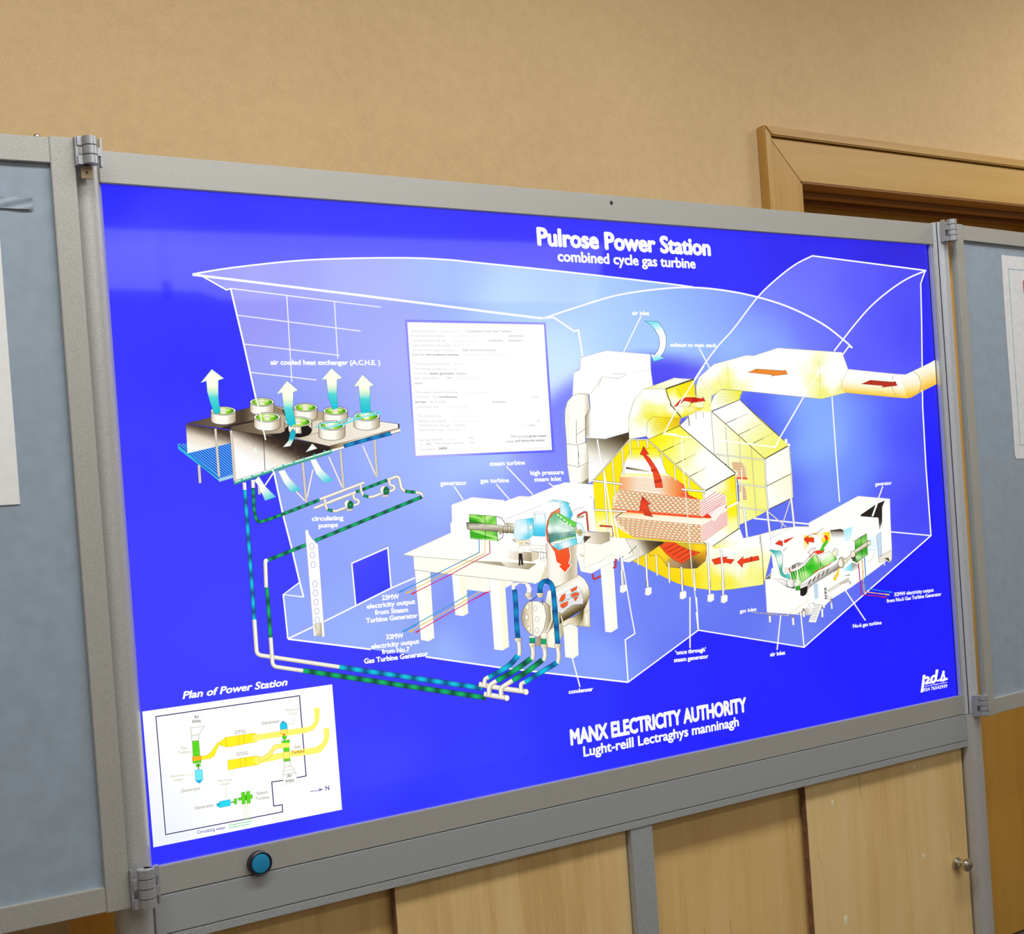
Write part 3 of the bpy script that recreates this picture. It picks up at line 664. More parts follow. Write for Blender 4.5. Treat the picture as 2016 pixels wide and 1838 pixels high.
for s, g0, g1 in (('690,990 735,1060 815,1140 735,1168 705,1100', (690, 1000), (780, 1160)), ('835,948 880,935 920,1000 1005,1090 935,1108 880,1040', (850, 940), (960, 1100)), ('1075,862 1115,853 1160,930 1250,1015 1182,1036 1120,970', (1090, 860), (1210, 1030))):
    poly(s, G(g0, g1, 'ffffff', (0.45, 'fcfff8'), (0.7, 'b8ecec'), '48ccdc'), '6cb0b8', 0.6, L=8)
poly('650,1015 690,1060 700,1100 720,1120 725,1060 690,990', 'f8fff8')
poly('655,765 690,815 650,800', 'eefaf0')
# access walkway
for s in ('1115,612 1160,588 1280,575 1380,550 1460,510 1600,500 1608,512 1500,530 1420,560 1340,590 1180,630 1115,612',): line(s, 1.8, '58dcec')
lines(['1140,622 1330,588 1430,545 1600,516', '1200,580 1210,600', '1280,574 1290,596', '1370,552 1380,578', '1400,540 1412,565', '1470,508 1480,532', '1540,503 1550,525'], 1.6, '70e4f0')
line('503,784 490,750', 0.1, W8)
crop(0, 0, 1)
line('503.5,783 509.5,801 516,835 523,866', 2.6, 'fffff6'); line('536,922 541,935', 2.6, 'fffff6')
end(PANEL)

# ---- circulating water pipework
crop(330, 680, 3.829)
begin('pipework_drawing', 'drawn cyan and green cooling water pipes')
pipe('578,1032 582,1088', 7, 'white', 0); pipe('642,1012 645,1075', 7, 'white', 0, '605040')
pipe('645,1072 652,1250 675,1335 760,1312 900,1258 1145,1163', 5.6, 'green', 17, '0c4030', 10)
pipe('1105,1226 1260,1165 1420,1105', 5.4, 'white', 0, '8c7c78'); pipe('1150,1158 1300,1102 1482,1033', 5.2, 'white', 0, '8c7c78')
pipe('1420,1104 1655,1014', 5.2, 'green', 16, '0c4030')
pipe('1655,1014 1742,980 1762,1080 1795,1100', 5.2, 'white', 0, '8c7c78', 8); pipe('1790,1098 1870,1106', 5, 'green', 14, '0c4030'); pipe('1870,1106 1915,1114 1918,1142', 5, 'white', 0, '8c7c78')
pipe('1918,1140 1112,1470', 6, 'green', 26, '0c4030'); pipe('1042,1502 760,1616', 6.2, 'green', 26, '0c4030', 6, 10)
def pump(dx, dy):
    pipe([(1185+dx, 1158+dy), (1188+dx, 1205+dy), (1208+dx, 1240+dy)], 4.6, 'white', 0, '8c7c78')
    pipe([(1205+dx, 1236+dy), (1245+dx, 1246+dy)], 4.6, 'green', 10, '0c4030'); pipe([(1245+dx, 1246+dy), (1270+dx, 1248+dy), (1350+dx, 1218+dy)], 4.8, 'white', 0, '8c7c78')
    pipe([(1398+dx, 1112+dy), (1405+dx, 1158+dy), (1440+dx, 1165+dy), (1440+dx, 1190+dy), (1395+dx, 1205+dy)], 4.8, 'white', 0, '8c7c78', 4)
    oval(1358+dx, 1192+dy, 26, 28, 'fff8f0', '7c6c68'); oval(1378+dx, 1202+dy, 22, 32, '0c8450', '203830', 0.8)
    for k in range(6):
        t = math.pi*k/6; line([(1378+dx-20*math.cos(t), 1202+dy-29*math.sin(t)), (1378+dx+20*math.cos(t), 1202+dy+29*math.sin(t))], 0.6, '053020')
    oval(1378+dx, 1202+dy, 5, 6, '40c880'); poly([(1345+dx, 1235+dy), (1400+dx, 1228+dy), (1385+dx, 1246+dy), (1350+dx, 1248+dy)], 'e8d8c0', '8c7c78', 0.5)
pump(0, 0); pump(270, -106)
crop(440, 1000, 4.376)
pipe('185,-158 200,60 225,400 252,760 264,962', 6.8, 'cyan', 36, '0c2c5c', 8, 12)
pipe('266,960 287,1262 1000,1368', 7.6, 'white', 0, '8c8078', 9)
pipe('380,448 360,455 368,682', 7.0, 'white', 0, '8c8078', 4); oval(366, 452, 17, 17, 'fffcf4')
pipe('374,682 406,1116', 6.6, 'green', 38, '0c4030', 8, 10)
pipe('406,1114 424,1362 686,1400', 7.4, 'white', 0, '8c8078', 9)
pipe('686,1399 2260,1632', 9.3, 'green', 31, '0c3c2c', 8, 12); pipe('998,1368 2230,1550', 9.3, 'cyan', 32, '0c2c5c', 8, 12)
# perforated column
poly('703,190 728,186 740,230 770,270 800,303 815,310 872,1105 848,1110 845,1098 795,1100 778,1105', 'ffffff', 'a8a0b0', 0.7)
poly('782,995 845,985 850,1098 795,1098', G((780, 0), (850, 0), 'c8bca4', 'f4ecd8', 'a89c84'))
for x, y in ((762, 328), (768, 406), (773, 487), (788, 652), (793, 730), (797, 808), (803, 886), (808, 964)):
    oval(x, y, 20, 27, 'f8faff', '8890b8', 0.8)
end(PANEL)

# ---- turbine hall table, generator and steam turbine
crop(780, 880, 4.376)
begin('turbine_hall_drawing', 'drawn white turbine hall slab, generator and steam turbine')
CW = 'fffffa'
for s in ('480,1095 600,1110 620,1430 575,1455 510,1445', '1760,1040 1870,975 1908,1560 1850,1596 1802,1590'): poly(s, CW, 'c8c4e0', 0.6)
poly('545,1110 600,1110 620,1430 575,1455', 'fffce0'); poly('1815,1030 1870,975 1908,1560 1850,1596', 'fffff0')
poly('590,1095 810,1120 810,1252 604,1226', 'fffdf0'); poly('930,1140 1010,1150 1000,1180 935,1215', 'fffff4')
poly('160,1055 292,1075 328,1642 277,1672 214,1660', CW, 'c8c4e0', 0.6); poly('235,1070 292,1075 328,1642 277,1672', 'fffff0')
poly('800,1125 935,1145 972,1718 915,1750 845,1742', CW, 'c8c4e0', 0.6); poly('890,1140 935,1145 972,1718 915,1750', 'fffce0')
poly('55,925 470,735 1300,720 1850,740 1850,800 1640,900 1560,900 1500,1000 1290,1080 1270,1050 150,945', CW, 'a8a090', 0.6)
poly('150,940 1200,1000 1285,1060 1262,1140 1200,1176 700,1130 155,1055', 'fffff2'); line('55,925 150,940 900,1000', 0.9, 'a89c78'); line('155,1055 290,1075 1180,1172', 0.9, '8c8468')
poly('540,972 1205,1003 1138,1052', G((540, 1000), (1180, 1020), 'f4ecd8', (0.4, 'b8ac94'), '8c7c60'), '8c7c60', 0.7); poly('900,988 1205,1003 1138,1045 960,1040', G((900, 990), (1190, 1020), 'f8f0e0', 'a49474'))
# housings
poly('465,655 480,640 475,495 650,430 930,455 935,465 1060,420 1145,425 1450,302 1500,318 1700,350 1705,700 1620,740 1560,730 1500,870 1300,860 1120,830 940,800 600,810 470,735', 'ffffff')
line('470,735 465,655 480,640 475,495 655,430 930,455 935,465 1060,420 1145,425 1450,302', 0.6, 'b0a8e0')
line('940,620 1255,500', 0.7, 'c8bc98'); poly('945,650 1020,655 1020,690 945,680', G((945, 650), (1020, 690), 'b0a488', 'f4ecdc'))
poly('940,890 1170,905 1170,985 960,962', G((960, 900), (1165, 980), 'fffff8', (0.4, 'e8dcc4'), '9c8c6c')); poly('1165,905 1225,905 1225,960 1170,985', 'e0d4b8'); line('1165,900 1225,903 1225,955', 0.7, '605040')
line('1195,570 1185,558 1290,560', 0.6, 'b0b0a0')
# generator
poly('628,578 860,595 876,806 640,786', G((620, 600), (880, 780), '48b020', (0.25, '48c018'), (0.45, 'd8ffa0'), (0.55, '54c428'), (0.7, 'a8e870'), '2ca010'), '206010', 0.8)
poly('628,580 680,584 820,650 628,600', '9ce468'); poly('640,700 700,715 870,770 870,806 760,796', 'a4ec78')
poly('628,620 770,655 628,650', '2c9010'); poly('640,720 860,790 640,780', '40b020')
line('765,590 768,797', 1.0, '205010')
poly('605,650 630,648 885,672 930,680 925,738 880,728 612,706', G((0, 650), (0, 735), '605848', (0.25, 'f0ecd8'), (0.6, 'b8b098'), '5c543c'), '403828', 0.8)
for s in ('862,596 905,610 935,650 940,680', '925,735 915,780 876,806'): line(s, 1.2, '403c30')
poly('885,700 915,700 905,755 885,745', 'b0a480')
poly('925,683 960,688 960,680 1010,690 1012,742 960,735 960,742 925,733', G((0, 680), (0, 740), 'fffbe8', 'c4b890', '6c6040'), '504428', 0.8); lines(['945,684 943,736', '962,682 960,740', '985,686 985,740'], 0.8, '5c5038')
poly('1035,630 1170,610 1182,616 1182,755 1142,792 1030,800 1012,740', IDW([(1040,635,'f8ffff'),(1170,615,'38d0f0'),(1180,700,'a0ecff'),(1100,700,'ffffff'),(1030,790,'e0f8ff'),(1145,785,'60d4e8'),(1080,640,'c0f0ff')], 3), '5ca4b0', 0.6, L=8)
line('1130,615 1140,790', 0.7, '70c0d0'); oval(1160, 690, 14, 22, 'f8fff8', '8c8c70')
poly('1185,575 1285,575 1285,768 1183,765', G((0, 575), (0, 770), 'ffffff', (0.35, 'e8fbff'), (0.6, '68dcf8'), '30c0e8'), '60a0b0', 0.6, L=10)
line('1195,570 1210,760', 0.7, '78c8d8'); line('1280,570 1295,765', 0.7, '78c8d8')
poly('1010,790 1080,800 1150,800 1160,830 1110,850 1060,820 1010,815', 'f4ecd8', 'a89c80', 0.6); lines(['1000,795 1030,810', '1110,820 1145,835', '1060,830 1090,822'], 1.2, '6c6450')
# guard rail
lines(['1140,845 1290,870', '1140,885 1340,925', '1240,890 1250,980', '1265,895 1275,985', '1290,900 1300,1000', '1240,900 1310,910', '1240,960 1350,930'], 0.7, '8c8470')
poly('1150,840 1300,855 1300,880 1150,875', 'fffff6', 'a89c84', 0.5)
# exhaust duct down to condenser
poly('1290,830 1560,830 1562,1128 1370,1205 1305,1120', G((1290, 0), (1560, 0), 'd8ccb0', (0.12, 'fffaf0'), (0.5, 'fff8ea'), (0.8, 'c0b090'), 'f0e8d4'), '8c8060', 0.6, L=14)
poly('1285,1000 1310,1100 1280,1190 1240,1140 1275,1060', 'e8dcc0')
poly('1575,735 1840,738 1840,805 1690,895 1650,880 1560,835', G((1600, 760), (1840, 790), 'fff8ea', (0.5, 'd8ccb0'), '6c5c3c'), '504430', 0.6, L=12)
poly('1600,760 1680,770 1625,815', '4c4030'); poly('1620,770 1665,772 1625,800', 'e8d8b0')
poly('1555,840 1640,840 1660,900 1850,800 2020,780 2013,905 1930,950 1870,985 1680,1088 1590,1070 1550,920', 'fffff8', 'b0a8c8', 0.5); line('1650,940 1700,930 1870,860', 0.6, 'b8ac90'); line('1700,700 1700,760', 0.6, 'd0c8a8')
poly('1570,915 1600,945 1680,945 1640,930', 'e0d8c0')
poly('1560,835 1650,842 1650,880 1560,905', 'fffef2')
# steam turbine
poly('1285,735 1340,840 1400,884 1490,858 1502,940 1488,1002 1510,1012 1455,1082 1395,1022 1418,1012 1380,990 1362,905 1308,820', G((0, 730), (0, 1080), 'e86c3c', 'f45c28', 'fb4410'), 'ffffff', 1.4)
poly('1290,720 1300,640 1332,568 1410,522 1412,572 1360,566 1320,620 1302,700 1310,790 1340,850 1300,810', G((1300, 700), (1400, 540), 'e86030', 'f09060'), '905040', 0.7)
poly('1412,480 1478,474 1522,580 1500,625 1412,575', IDW([(1415,485,'f0fcff'),(1475,478,'50d0e8'),(1515,575,'30b8d8'),(1440,570,'e8fbff')], 3), '4c9cac', 0.6, L=7)
poly('1305,470 1360,458 1440,465 1480,470 1440,478 1380,472', 'b0f0f4'); lines(['1305,470 1360,458 1400,474', '1340,450 1440,462 1500,490', '1430,470 1480,475'], 0.8, '58b8c0')
poly('1302,700 1318,622 1358,570 1440,640 1528,688 1560,720 1548,770 1460,780 1390,800 1322,828', IDW([(1330,640,'a8d8b8'),(1400,690,'f0fff4'),(1310,710,'ffffff'),(1480,710,'f4fff0'),(1330,780,'2c7868'),(1400,780,'48988c'),(1500,760,'2c8878'),(1360,600,'70c890'),(1440,740,'d8f4e8')], 3), '2c6858', 0.7, L=7)
rr = random.Random(5)
for i in range(15):
    x = 1312+i*13; y0 = 628-0 + i*4 - (8 if i < 3 else 0); line([(x, 745-i*1.2), (x+rr.uniform(2, 10), 812-i*3.4)], 1.3, '1c5c50'); line([(x+4, max(600+i*6, 590)), (x+16, 660+i*4)], 0.6, '68a890')
for i in range(5): line([(1318+i*3, 752+i*16), (1540-i*22, 742+i*15)], 0.7, 'b8e0d0')
poly('1360,566 1395,568 1560,655 1555,690 1500,680 1440,635', '68d850', '2c8030', 0.7)
for x, y in ((1395, 585), (1420, 605), (1447, 628), (1472, 650), (1500, 668)): oval(x, y, 9, 10, 'e0ffd8')
for i in range(6): oval(1400+i*26, 800-i*6, 9, 8, '90e070', '3c9040', 0.5)
poly('1340,850 1400,830 1480,800 1545,780 1560,830 1490,860 1405,885', IDW([(1345,850,'a0ecf4'),(1450,850,'f8ffff'),(1550,790,'70dcec'),(1400,880,'58c8dc')], 3), '3898a8', 0.7, L=8)
for s in ('1555,650 1590,660 1615,700 1620,760 1605,810 1585,830 1560,830',): poly(s+' 1550,780 1545,720', 'f4ffff', '48b4c4', 1.0)
oval(1585, 735, 20, 28, 'e8dca8', '6c6038', 1.0); oval(1585, 735, 9, 13, 'b0a068', '5c5030', 0.7); poly('1540,690 1560,690 1565,745 1545,745', 'd0c490')
poly('1555,600 1600,590 1640,585 1610,605 1560,612', 'c0b48c', '6c6044', 0.5); lines(['1500,560 1560,530 1620,515', '1480,475 1500,490', '1550,610 1545,690'], 0.7, '9c9070')
pipe('1560,592 1625,556 1640,560 1655,722', 2.8, 'e04020', 14, '803020', 3)
pipe('1690,1092 1702,1142 1765,1108', 2.8, 'e03830', 12, '904040', 4); pipe('1868,1040 1890,1034 1892,960', 2.8, 'e03830', 12, '904040', 3)
# worker
poly('1055,915 1085,915 1095,1008 1078,1012 1072,960 1070,1012 1056,1015', '241c1c'); poly('1045,870 1060,850 1085,850 1105,880 1100,905 1050,912', 'fffff0', 'b8b090', 0.5); oval(1072, 838, 12, 14, 'f4ecd0', 'a89c70', 0.5); oval(1072, 826, 12, 8, 'f0e858')
poly('1055,1008 1070,1008 1070,1018 1052,1016', '0c0808'); poly('1078,1006 1096,1004 1098,1012 1080,1014', '0c0808')
# cable runs
def cable(s, c1, c2, n=5):
    p = resample(PP(s), 22); 
    for i in range(len(p)-1): pline(p[i:i+2], 1.7, c1 if (i % 3) else c2)
cable('713,795 718,905 300,1115 20,1250', '3c8c90', '3494d8'); cable('765,800 766,912 385,1105 85,1258', 'e8b840', 'f4d468'); cable('803,805 808,912 480,1090 130,1266', 'd02838', 'c0304c')
cable('680,1238 500,1340 55,1588', '3c9cb8', '30a0d8'); cable('732,1240 520,1365 110,1590', 'f0c440', 'e8c058'); cable('785,1244 560,1370 165,1596', 'd82070', 'd02850')
lines(['480,1092 300,1180', '812,1238 610,1340', '500,1405 330,1500'], 1.8, 'd81880')
for x0, y0, cc in ((20, 1250, '2890e0'), (85, 1258, 'f0c038'), (130, 1266, 'e02050'), (55, 1588, '2890e0'), (110, 1590, 'f0c038'), (165, 1596, 'e02050')): line([(x0, y0), (x0+36, y0-16)], 3.0, cc)
for x0, y0 in ((20, 1250), (55, 1588)): line([(x0, y0), (x0+120, y0-60)], 2.2, '2890e0')
end(PANEL)

# ---- condenser and its risers
crop(900, 1120, 5.6)
begin('condenser_drawing', 'drawn condenser drum with cyan and green risers')
TAN = 'c4b48c'
poly('870,720 1180,560 1170,720 1080,872 870,840', G((870, 0), (1170, 0), 'c0b498', (0.25, '8c8068'), (0.45, 'fffce8'), (0.7, 'fffce8'), 'b0a480'), '8c8060', 0.6)
poly('1170,560 1300,520 1400,430 1390,560 1360,615 1300,635 1240,600 1160,640', G((1180, 640), (1390, 500), 'fff8e0', (0.5, 'e0d4b0'), '54441c'), '54482c', 0.7)
poly('1400,430 1452,262 1470,640 1330,626 1385,560', G((1390, 0), (1470, 0), 'c4b890', (0.4, 'fffce8'), (0.8, 'fff8e0'), 'c8bc98'), '8c8060', 0.7)
poly('1000,240 1090,205 1345,62 1405,110 1448,185 1465,275 1430,380 1405,430 1125,605 960,700 900,660', G((1150, 170), (1330, 470), 'ece4d0', (0.2, 'fffef6'), (0.5, 'fff8e6'), (0.78, 'b8a87c'), '3c2c10'), '4c4024', 0.8, L=10)
poly('1000,240 1090,215 1130,600 960,705 940,500', G((960, 600), (1100, 300), 'b8ac8c', 'fffef4'), L=10)
line('1090,205 1345,62', 0.7, 'a89c78')
poly('1100,300 1210,238 1322,182 1365,235 1392,330 1388,380 1270,395 1150,488 1108,470', 'fdfcff', '8c8494', 0.6)
for i in range(9): line([(1108, 330+i*20), (1200, 290+i*18), (1388, 235+i*18)], 0.7, '7c7c98')
for s in ('1125,350 1150,290 1195,265 1190,325 1160,358', '1140,385 1225,350 1215,400 1165,432 1140,415', '1250,225 1322,190 1318,225 1262,255', '1248,290 1300,258 1350,262 1330,300 1275,315', '1285,315 1338,305 1300,355'): poly(s, 'f4602c', 'a84830', 0.6)
lines(['1125,372 1240,325', '1225,282 1330,238', '1250,320 1345,290'], 1.4, '6cc0a8')
oval(935, 540, 128, 178, G((830, 0), (1050, 0), 'fff8ea', (0.5, 'f8f0dc'), '8c7c54'), '5c5034', 0.9)
line('1035,420 1045,560 1000,680 960,712', 2.2, 'fffef4')
poly('760,380 800,355 900,352 960,400 985,520 960,650 905,745 850,742 780,695 725,620 705,540 720,450', G((720, 0), (980, 0), 'b0a484', (0.22, 'e8dcc0'), (0.42, 'f4ecd8'), (0.48, 'fffdf4'), 'fffdf2'), '5c5034', 0.9, L=10)
line('800,352 822,345 880,300', 1.6, '4c4024'); line('822,352 838,740', 1.0, '8c8060'); line('832,352 848,740', 0.8, 'e8dcc0')
for x, y, cc in ((775, 420, 'f4ead0'), (768, 530, 'f0e6cc'), (792, 655, 'efe5cb'), (860, 432, 'fffff8'), (882, 552, 'fffdf2'), (881, 675, 'fff8e8')):
    oval(x, y, 21, 30, cc, '8c8060', 0.6); oval(x-3, y-3, 12, 18, 'fffdf4')
line('943,335 943,388', 1.4, '3c3420')
def collar(x, y):
    poly([(x-38, y-22), (x+38, y-22), (x+38, y+2), (x+28, y+8), (x+28, y+28), (x-28, y+28), (x-28, y+8), (x-38, y+2)], G((x-38, 0), (x+38, 0), 'fffcf0', (0.6, 'fff8e8'), 'b8a880'), '6c6048', 0.7); lines([[(x-36, y-6), (x+36, y-6)], [(x-28, y+12), (x+28, y+12)]], 0.6, 'a89c78')
poly('605,235 628,240 640,190 690,155 750,165 770,215 765,265 812,262 820,215 800,170 760,148 600,150 600,190', 'fff8ee', 'c8b8a0', 0.5)
pipe('790,275 800,330', 8.5, 'white', 0, 'a89c80'); collar(785, 285)
pipe('633,225 648,400 655,600 672,775', 8.6, 'blue', 30, '0c2c4c', 8); collar(672, 782)
pipe('682,800 688,900 684,950', 7.6, 'whiteL', 0, '6c6048', 6)
pipe('915,262 912,190 945,140 985,128 1030,150 1058,210 1078,440 1092,600 1108,835', 8.8, 'blue', 32, '0c2c4c', 8); collar(915, 285); collar(1110, 845)
pipe('1110,870 1122,960 1108,1040', 7.8, 'whiteL', 0, '6c6048', 6)
poly('790,735 860,735 855,770 800,768', 'fff8e4', '8c8060', 0.6); pipe('828,755 830,832', 9.0, 'green', 44, '0c3420', 4, 22); collar(828, 838); pipe('832,865 840,940 826,1000', 7.8, 'whiteL', 0, '6c6048', 6)
poly('925,705 985,700 990,735 975,770 930,765 918,735', 'fff8e4', '8c8060', 0.6); pipe('955,770 960,840', 9.0, 'green', 44, '0c3420', 4, 16); collar(958, 850); pipe('962,878 972,950 955,1010', 7.8, 'whiteL', 0, '6c6048', 6)
crop(900, 1120, 5.6)
pipe('240,1268 480,1312 775,1352', 9.6, 'white', 0, '6c6048'); oval(760, 1353, 28, 33, 'fffdf2', '8c8060', 0.8)
pipe('295,1375 420,1398 560,1420', 9.6, 'white', 0, '6c6048'); oval(548, 1420, 28, 33, 'fffdf2', '8c8060', 0.8)
pipe('328,1205 500,1110 590,1050 672,952', 9.6, 'cyan', 40, '0c2c5c', 10, 20); pipe('345,1190 305,1210 300,1285', 7.6, 'whiteL', 0, '6c6048', 5)
pipe('440,1230 640,1115 815,985', 9.8, 'green', 40, '0c3420', 8, 16); pipe('432,1232 352,1285 353,1390', 8.6, 'whiteL', 0, '6c6048', 6)
pipe('615,1228 780,1125 940,1000', 9.8, 'green', 40, '0c3420', 8, 16); pipe('610,1228 482,1310 487,1402', 8.6, 'whiteL', 0, '6c6048', 6)
pipe('738,1252 920,1140 1100,1030', 9.0, 'cyan', 40, '0c2c5c', 8, 16); pipe('745,1245 702,1262 705,1335', 7.6, 'whiteL', 0, '6c6048', 5)
poly('1170,640 1240,602 1330,642 1338,945 1280,986 1192,970', 'fffff4', 'b8b4d0', 0.6); poly('1265,660 1325,642 1338,945 1280,986', 'fffdec'); line('1175,645 1262,668 1325,645', 0.6, 'd8d0b0')
line('1150,530 1190,640', 1.4, 'e8dcc8')
end(PANEL)

# ---- inlet stack
crop(1090, 600, 4.837)
begin('inlet_stack_drawing', 'drawn white inlet stack and downpipe')
poly('310,1265 490,1275 715,1200 720,1285 560,1480 385,1670 325,1700 320,1480', G((560, 1240), (430, 1560), '4c3c24', (0.35, 'a49c84'), (0.7, 'f4f0e4'), 'ffffff'))
poly('250,500 500,435 920,470 925,620 945,770 850,810 800,900 720,1100 712,1212 490,1276 310,1265 300,1050 350,980 340,850 180,860 190,645 250,618', 'ffffff', 'b0b0d8', 0.6)
poly('300,1250 300,1050 330,1000 352,985 352,1262', G((300, 0), (355, 0), 'a49878', 'ffffff')); 
lines(['250,620 260,500 500,435 915,470'], 0.7, 'c0c0e0'); lines(['460,682 420,790', '460,682 600,700 685,672 685,645', '560,660 680,655', '600,700 615,705', '240,842 330,850', '350,850 460,690'], 0.7, 'b0ac88')
lines(['920,470 925,620 945,770', '760,640 920,620'], 0.5, 'd0d0b8')
poly('240,845 330,852 345,985 300,1060 302,1312 318,1320 330,1500 330,1700 255,1740 190,1712 155,1700 130,1530 122,1320 106,1100 108,1000 130,920 180,865', G((110, 0), (335, 0), 'f8f4e4', (0.3, 'fffffc'), (0.8, 'fffef4'), 'd8ccac'), '8c8468', 0.7, L=10)
lines(['215,1100 215,1325', '125,1320 215,1335 312,1310', '230,1335 240,1545', '130,1520 235,1545 330,1500', '240,1400 235,1520', '215,1240 300,1180', '350,990 300,1080'], 0.8, '6c6448')
poly('225,1700 330,1650 330,1700 255,1742 160,1700', G((200, 1700), (330, 1690), 'fffef0', '6c6040'), '5c5438', 0.5); poly('250,1560 330,1510 330,1650 250,1700', G((250, 0), (330, 0), 'fffef4', 'd0c4a4'))
poly('0,1720 130,1690 385,1710 385,1838 0,1838', 'ffffff')
line('415,1280 450,1500 480,1560 525,1838', 2.6, W8)
lines(['350,1820 360,1838'], 1, '888068')
end(PANEL)

# ---- steam generator houses, ducts and tube bundles
begin('steam_generator_drawing', 'drawn yellow once through steam generator houses with red tube bundles')
Y0_, Y1_, YW = 'ffe800', 'fff860', 'ffffe8'
crop(1150, 720, 4.274)
# rear house
poly('805,505 830,470 875,420 900,385 1060,375 1075,385 1520,780 1552,1210 1310,1335 1300,1000 1275,900', G((830, 0), (1540, 0), 'ffffff', (0.3, 'ffffff'), (0.55, 'fdfdd8'), (0.8, 'f8f680'), 'fbf78c'), '4c4420', 0.7, L=14)
poly('1310,1335 1300,1150 1552,1212 1440,1275', G((1310, 0), (1552, 0), 'fafab8', 'f4f450'))
for s in ('878,425 885,505', '940,395 943,450', '1000,388 1003,440', '1068,390 1095,740', '1190,515 1215,830', '1305,605 1325,990', '1405,680 1450,1270'): line(s, 1.4, '6c6440'); line(s, 0.7, 'f4f0d0')
# bundles seen behind
def hatch(s, w_=0.9):
    pass
for (cx, cy, rx, ry) in ((1300, 880, 72, 76), (1335, 1065, 34, 62)):
    poly([(cx-rx*0.9, cy-ry*0.9), (cx+rx*0.2, cy-ry), (cx+rx*0.9, cy-ry*0.3), (cx+rx, cy+ry), (cx+rx*0.2, cy+ry*1.05), (cx-rx*0.2, cy+ry*0.4)], 'f4d8a8')
    for i in range(11):
        y = cy-ry*0.85+i*ry*0.17; a = cx-rx*(0.75 if i < 5 else 0.1); line([(a, y), (cx+rx*(0.5+0.045*i), y+6)], 0.9, 'd8603c' if i % 2 else '8c6430')
poly('1270,935 1375,940 1375,955 1290,952', 'fb5c28'); line('1325,860 1330,1120', 2, 'fffde0'); line('1190,825 1200,830', 1.6, '906030')
line('1215,830 1225,1130', 0.9, '8c8450')
poly('1075,385 1310,285 1720,660 1700,690 1520,780', G((1150, 330), (1620, 700), 'ffffff', (0.35, 'fffffa'), (0.7, 'f8f8a0'), 'f6f470'), '4c4420', 1.0, L=12)
for a, b in (((1190, 485), (1380, 400)), ((1300, 580), (1490, 488)), ((1420, 652), (1600, 560))): line([a, b], 1.2, '6c5c28'); line([((a[0]+b[0])/2, (a[1]+b[1])/2), b], 1.2, 'd0c890')
line('1078,388 1520,782', 1.8, '8c8048'); line('1310,285 1500,470 1722,662', 1.5, '7c7440'); line('1520,780 1722,668', 1.5, '6c5c28')
poly('1520,785 1725,672 1745,900 1755,1110 1552,1210', G((1560, 0), (1740, 0), 'fffffa', 'fffef0'), '4c4420', 0.9)
poly('1535,1010 1740,900 1755,1110 1550,1208', G((1550, 1100), (1750, 1000), 'fffff8', 'fdfbd8')); line('1530,1015 1745,905', 1.8, '8c8450'); line('1550,1208 1755,1108', 1.5, '54481c')
for s in ('1085,742 1525,792', '1290,992 1535,1022', '1305,1190 1550,1222'): line(s, 3.0, '6c6448'); line(s, 1.8, 'fffff0')
for s, ww in (('1522,785 1530,1010 1550,1215', 3), ('1725,668 1745,900 1757,1108', 2.4)): line(s, ww, '544c30'); line(s, ww-1.2, 'fffff4')
oval(1722, 665, 12, 12, 'ffffff'); poly('1685,620 1708,612 1712,655 1690,650', 'fffff4')
# legs of the rear house
crop(1150, 720, 4.274)
for s in ('1550,1228 1700,1355', '1738,1120 1660,1360'): line(s, 2.6, '8c8490'); line(s, 1.4, 'f8f4ec')
for s in ('1345,1200 1372,1445', '1540,1215 1562,1400', '1742,1110 1768,1350'): line(s, 4.4, '8c84a0'); line(s, 3.2, 'fdfaf4')
# upper ducts (flue gas to main stack)
crop(1360, 640, 3.877)
DUCT = IDW([(120,340,'ffffff'),(60,430,'fffff0'),(90,520,'fbfbb0'),(230,470,'fafa98'),(285,400,'fdfda8'),(290,480,'f6f470'),(350,470,'fdfdc0'),(450,300,'ffffff'),(640,250,'ffffff'),(800,450,'ffffff'),(900,300,'fffff0'),(960,300,'fafab4'),(980,400,'f8f898'),(930,500,'fbfbb8'),(1000,520,'f8f480'),(1040,400,'ffffff'),(1100,300,'ffffff'),(1150,500,'f4f090'),(1000,350,'ffffff'),(350,280,'ffffff'),(380,380,'ffffff'),(550,330,'ffffff'),(550,470,'ffffff'),(700,500,'ffffff'),(750,330,'ffffff'),(860,230,'ffffff'),(1090,450,'fffff8'),(1110,370,'ffffff'),(850,520,'ffffff'),(180,340,'ffffff')], 3.5)  # white samples paint the blown-out backlight over the yellow duct
poly('60,400 175,298 420,230 480,232 665,173 1155,207 1200,335 1190,470 1185,515 1000,562 860,548 390,500 240,487 160,540 150,650 100,655 45,560 40,470', DUCT, 'b0a860', 0.6, L=9)
line('980,270 992,555', 0.7, 'd0cc80'); line('280,300 290,488', 0.8, 'e0dc70'); line('60,400 215,525', 0.6, 'e0dc90'); line('205,360 232,470', 0.6, 'e4e090'); line('80,430 160,540', 0.6, 'e0dc90')
poly('1200,335 1560,372 1640,376 1702,348 1742,392 1757,440 1745,515 1685,550 1650,558 1530,548 1185,515 1150,480 1155,440', G((1480, 390), (1466, 545), 'ffffff', (0.42, 'fffdf0'), (0.7, 'ffeca8'), (0.88, 'fcd458'), 'f8c430'), 'c8a860', 0.5, L=8)
poly('1700,348 1820,290 1870,262 1885,262 1888,440 1865,455 1745,515 1757,440 1742,392', G((1762, 320), (1830, 478), 'fffff4', (0.35, 'fff4d0'), (0.7, 'ffd878'), 'f8b828'), 'c8a860', 0.5, L=8)
poly('1600,376 1640,376 1702,348 1742,392 1757,440 1745,515 1685,550 1650,558', G((1660, 385), (1680, 550), 'fffff8', (0.4, 'fff4d4'), (0.75, 'fcd868'), 'f4b81c'), None, L=8)
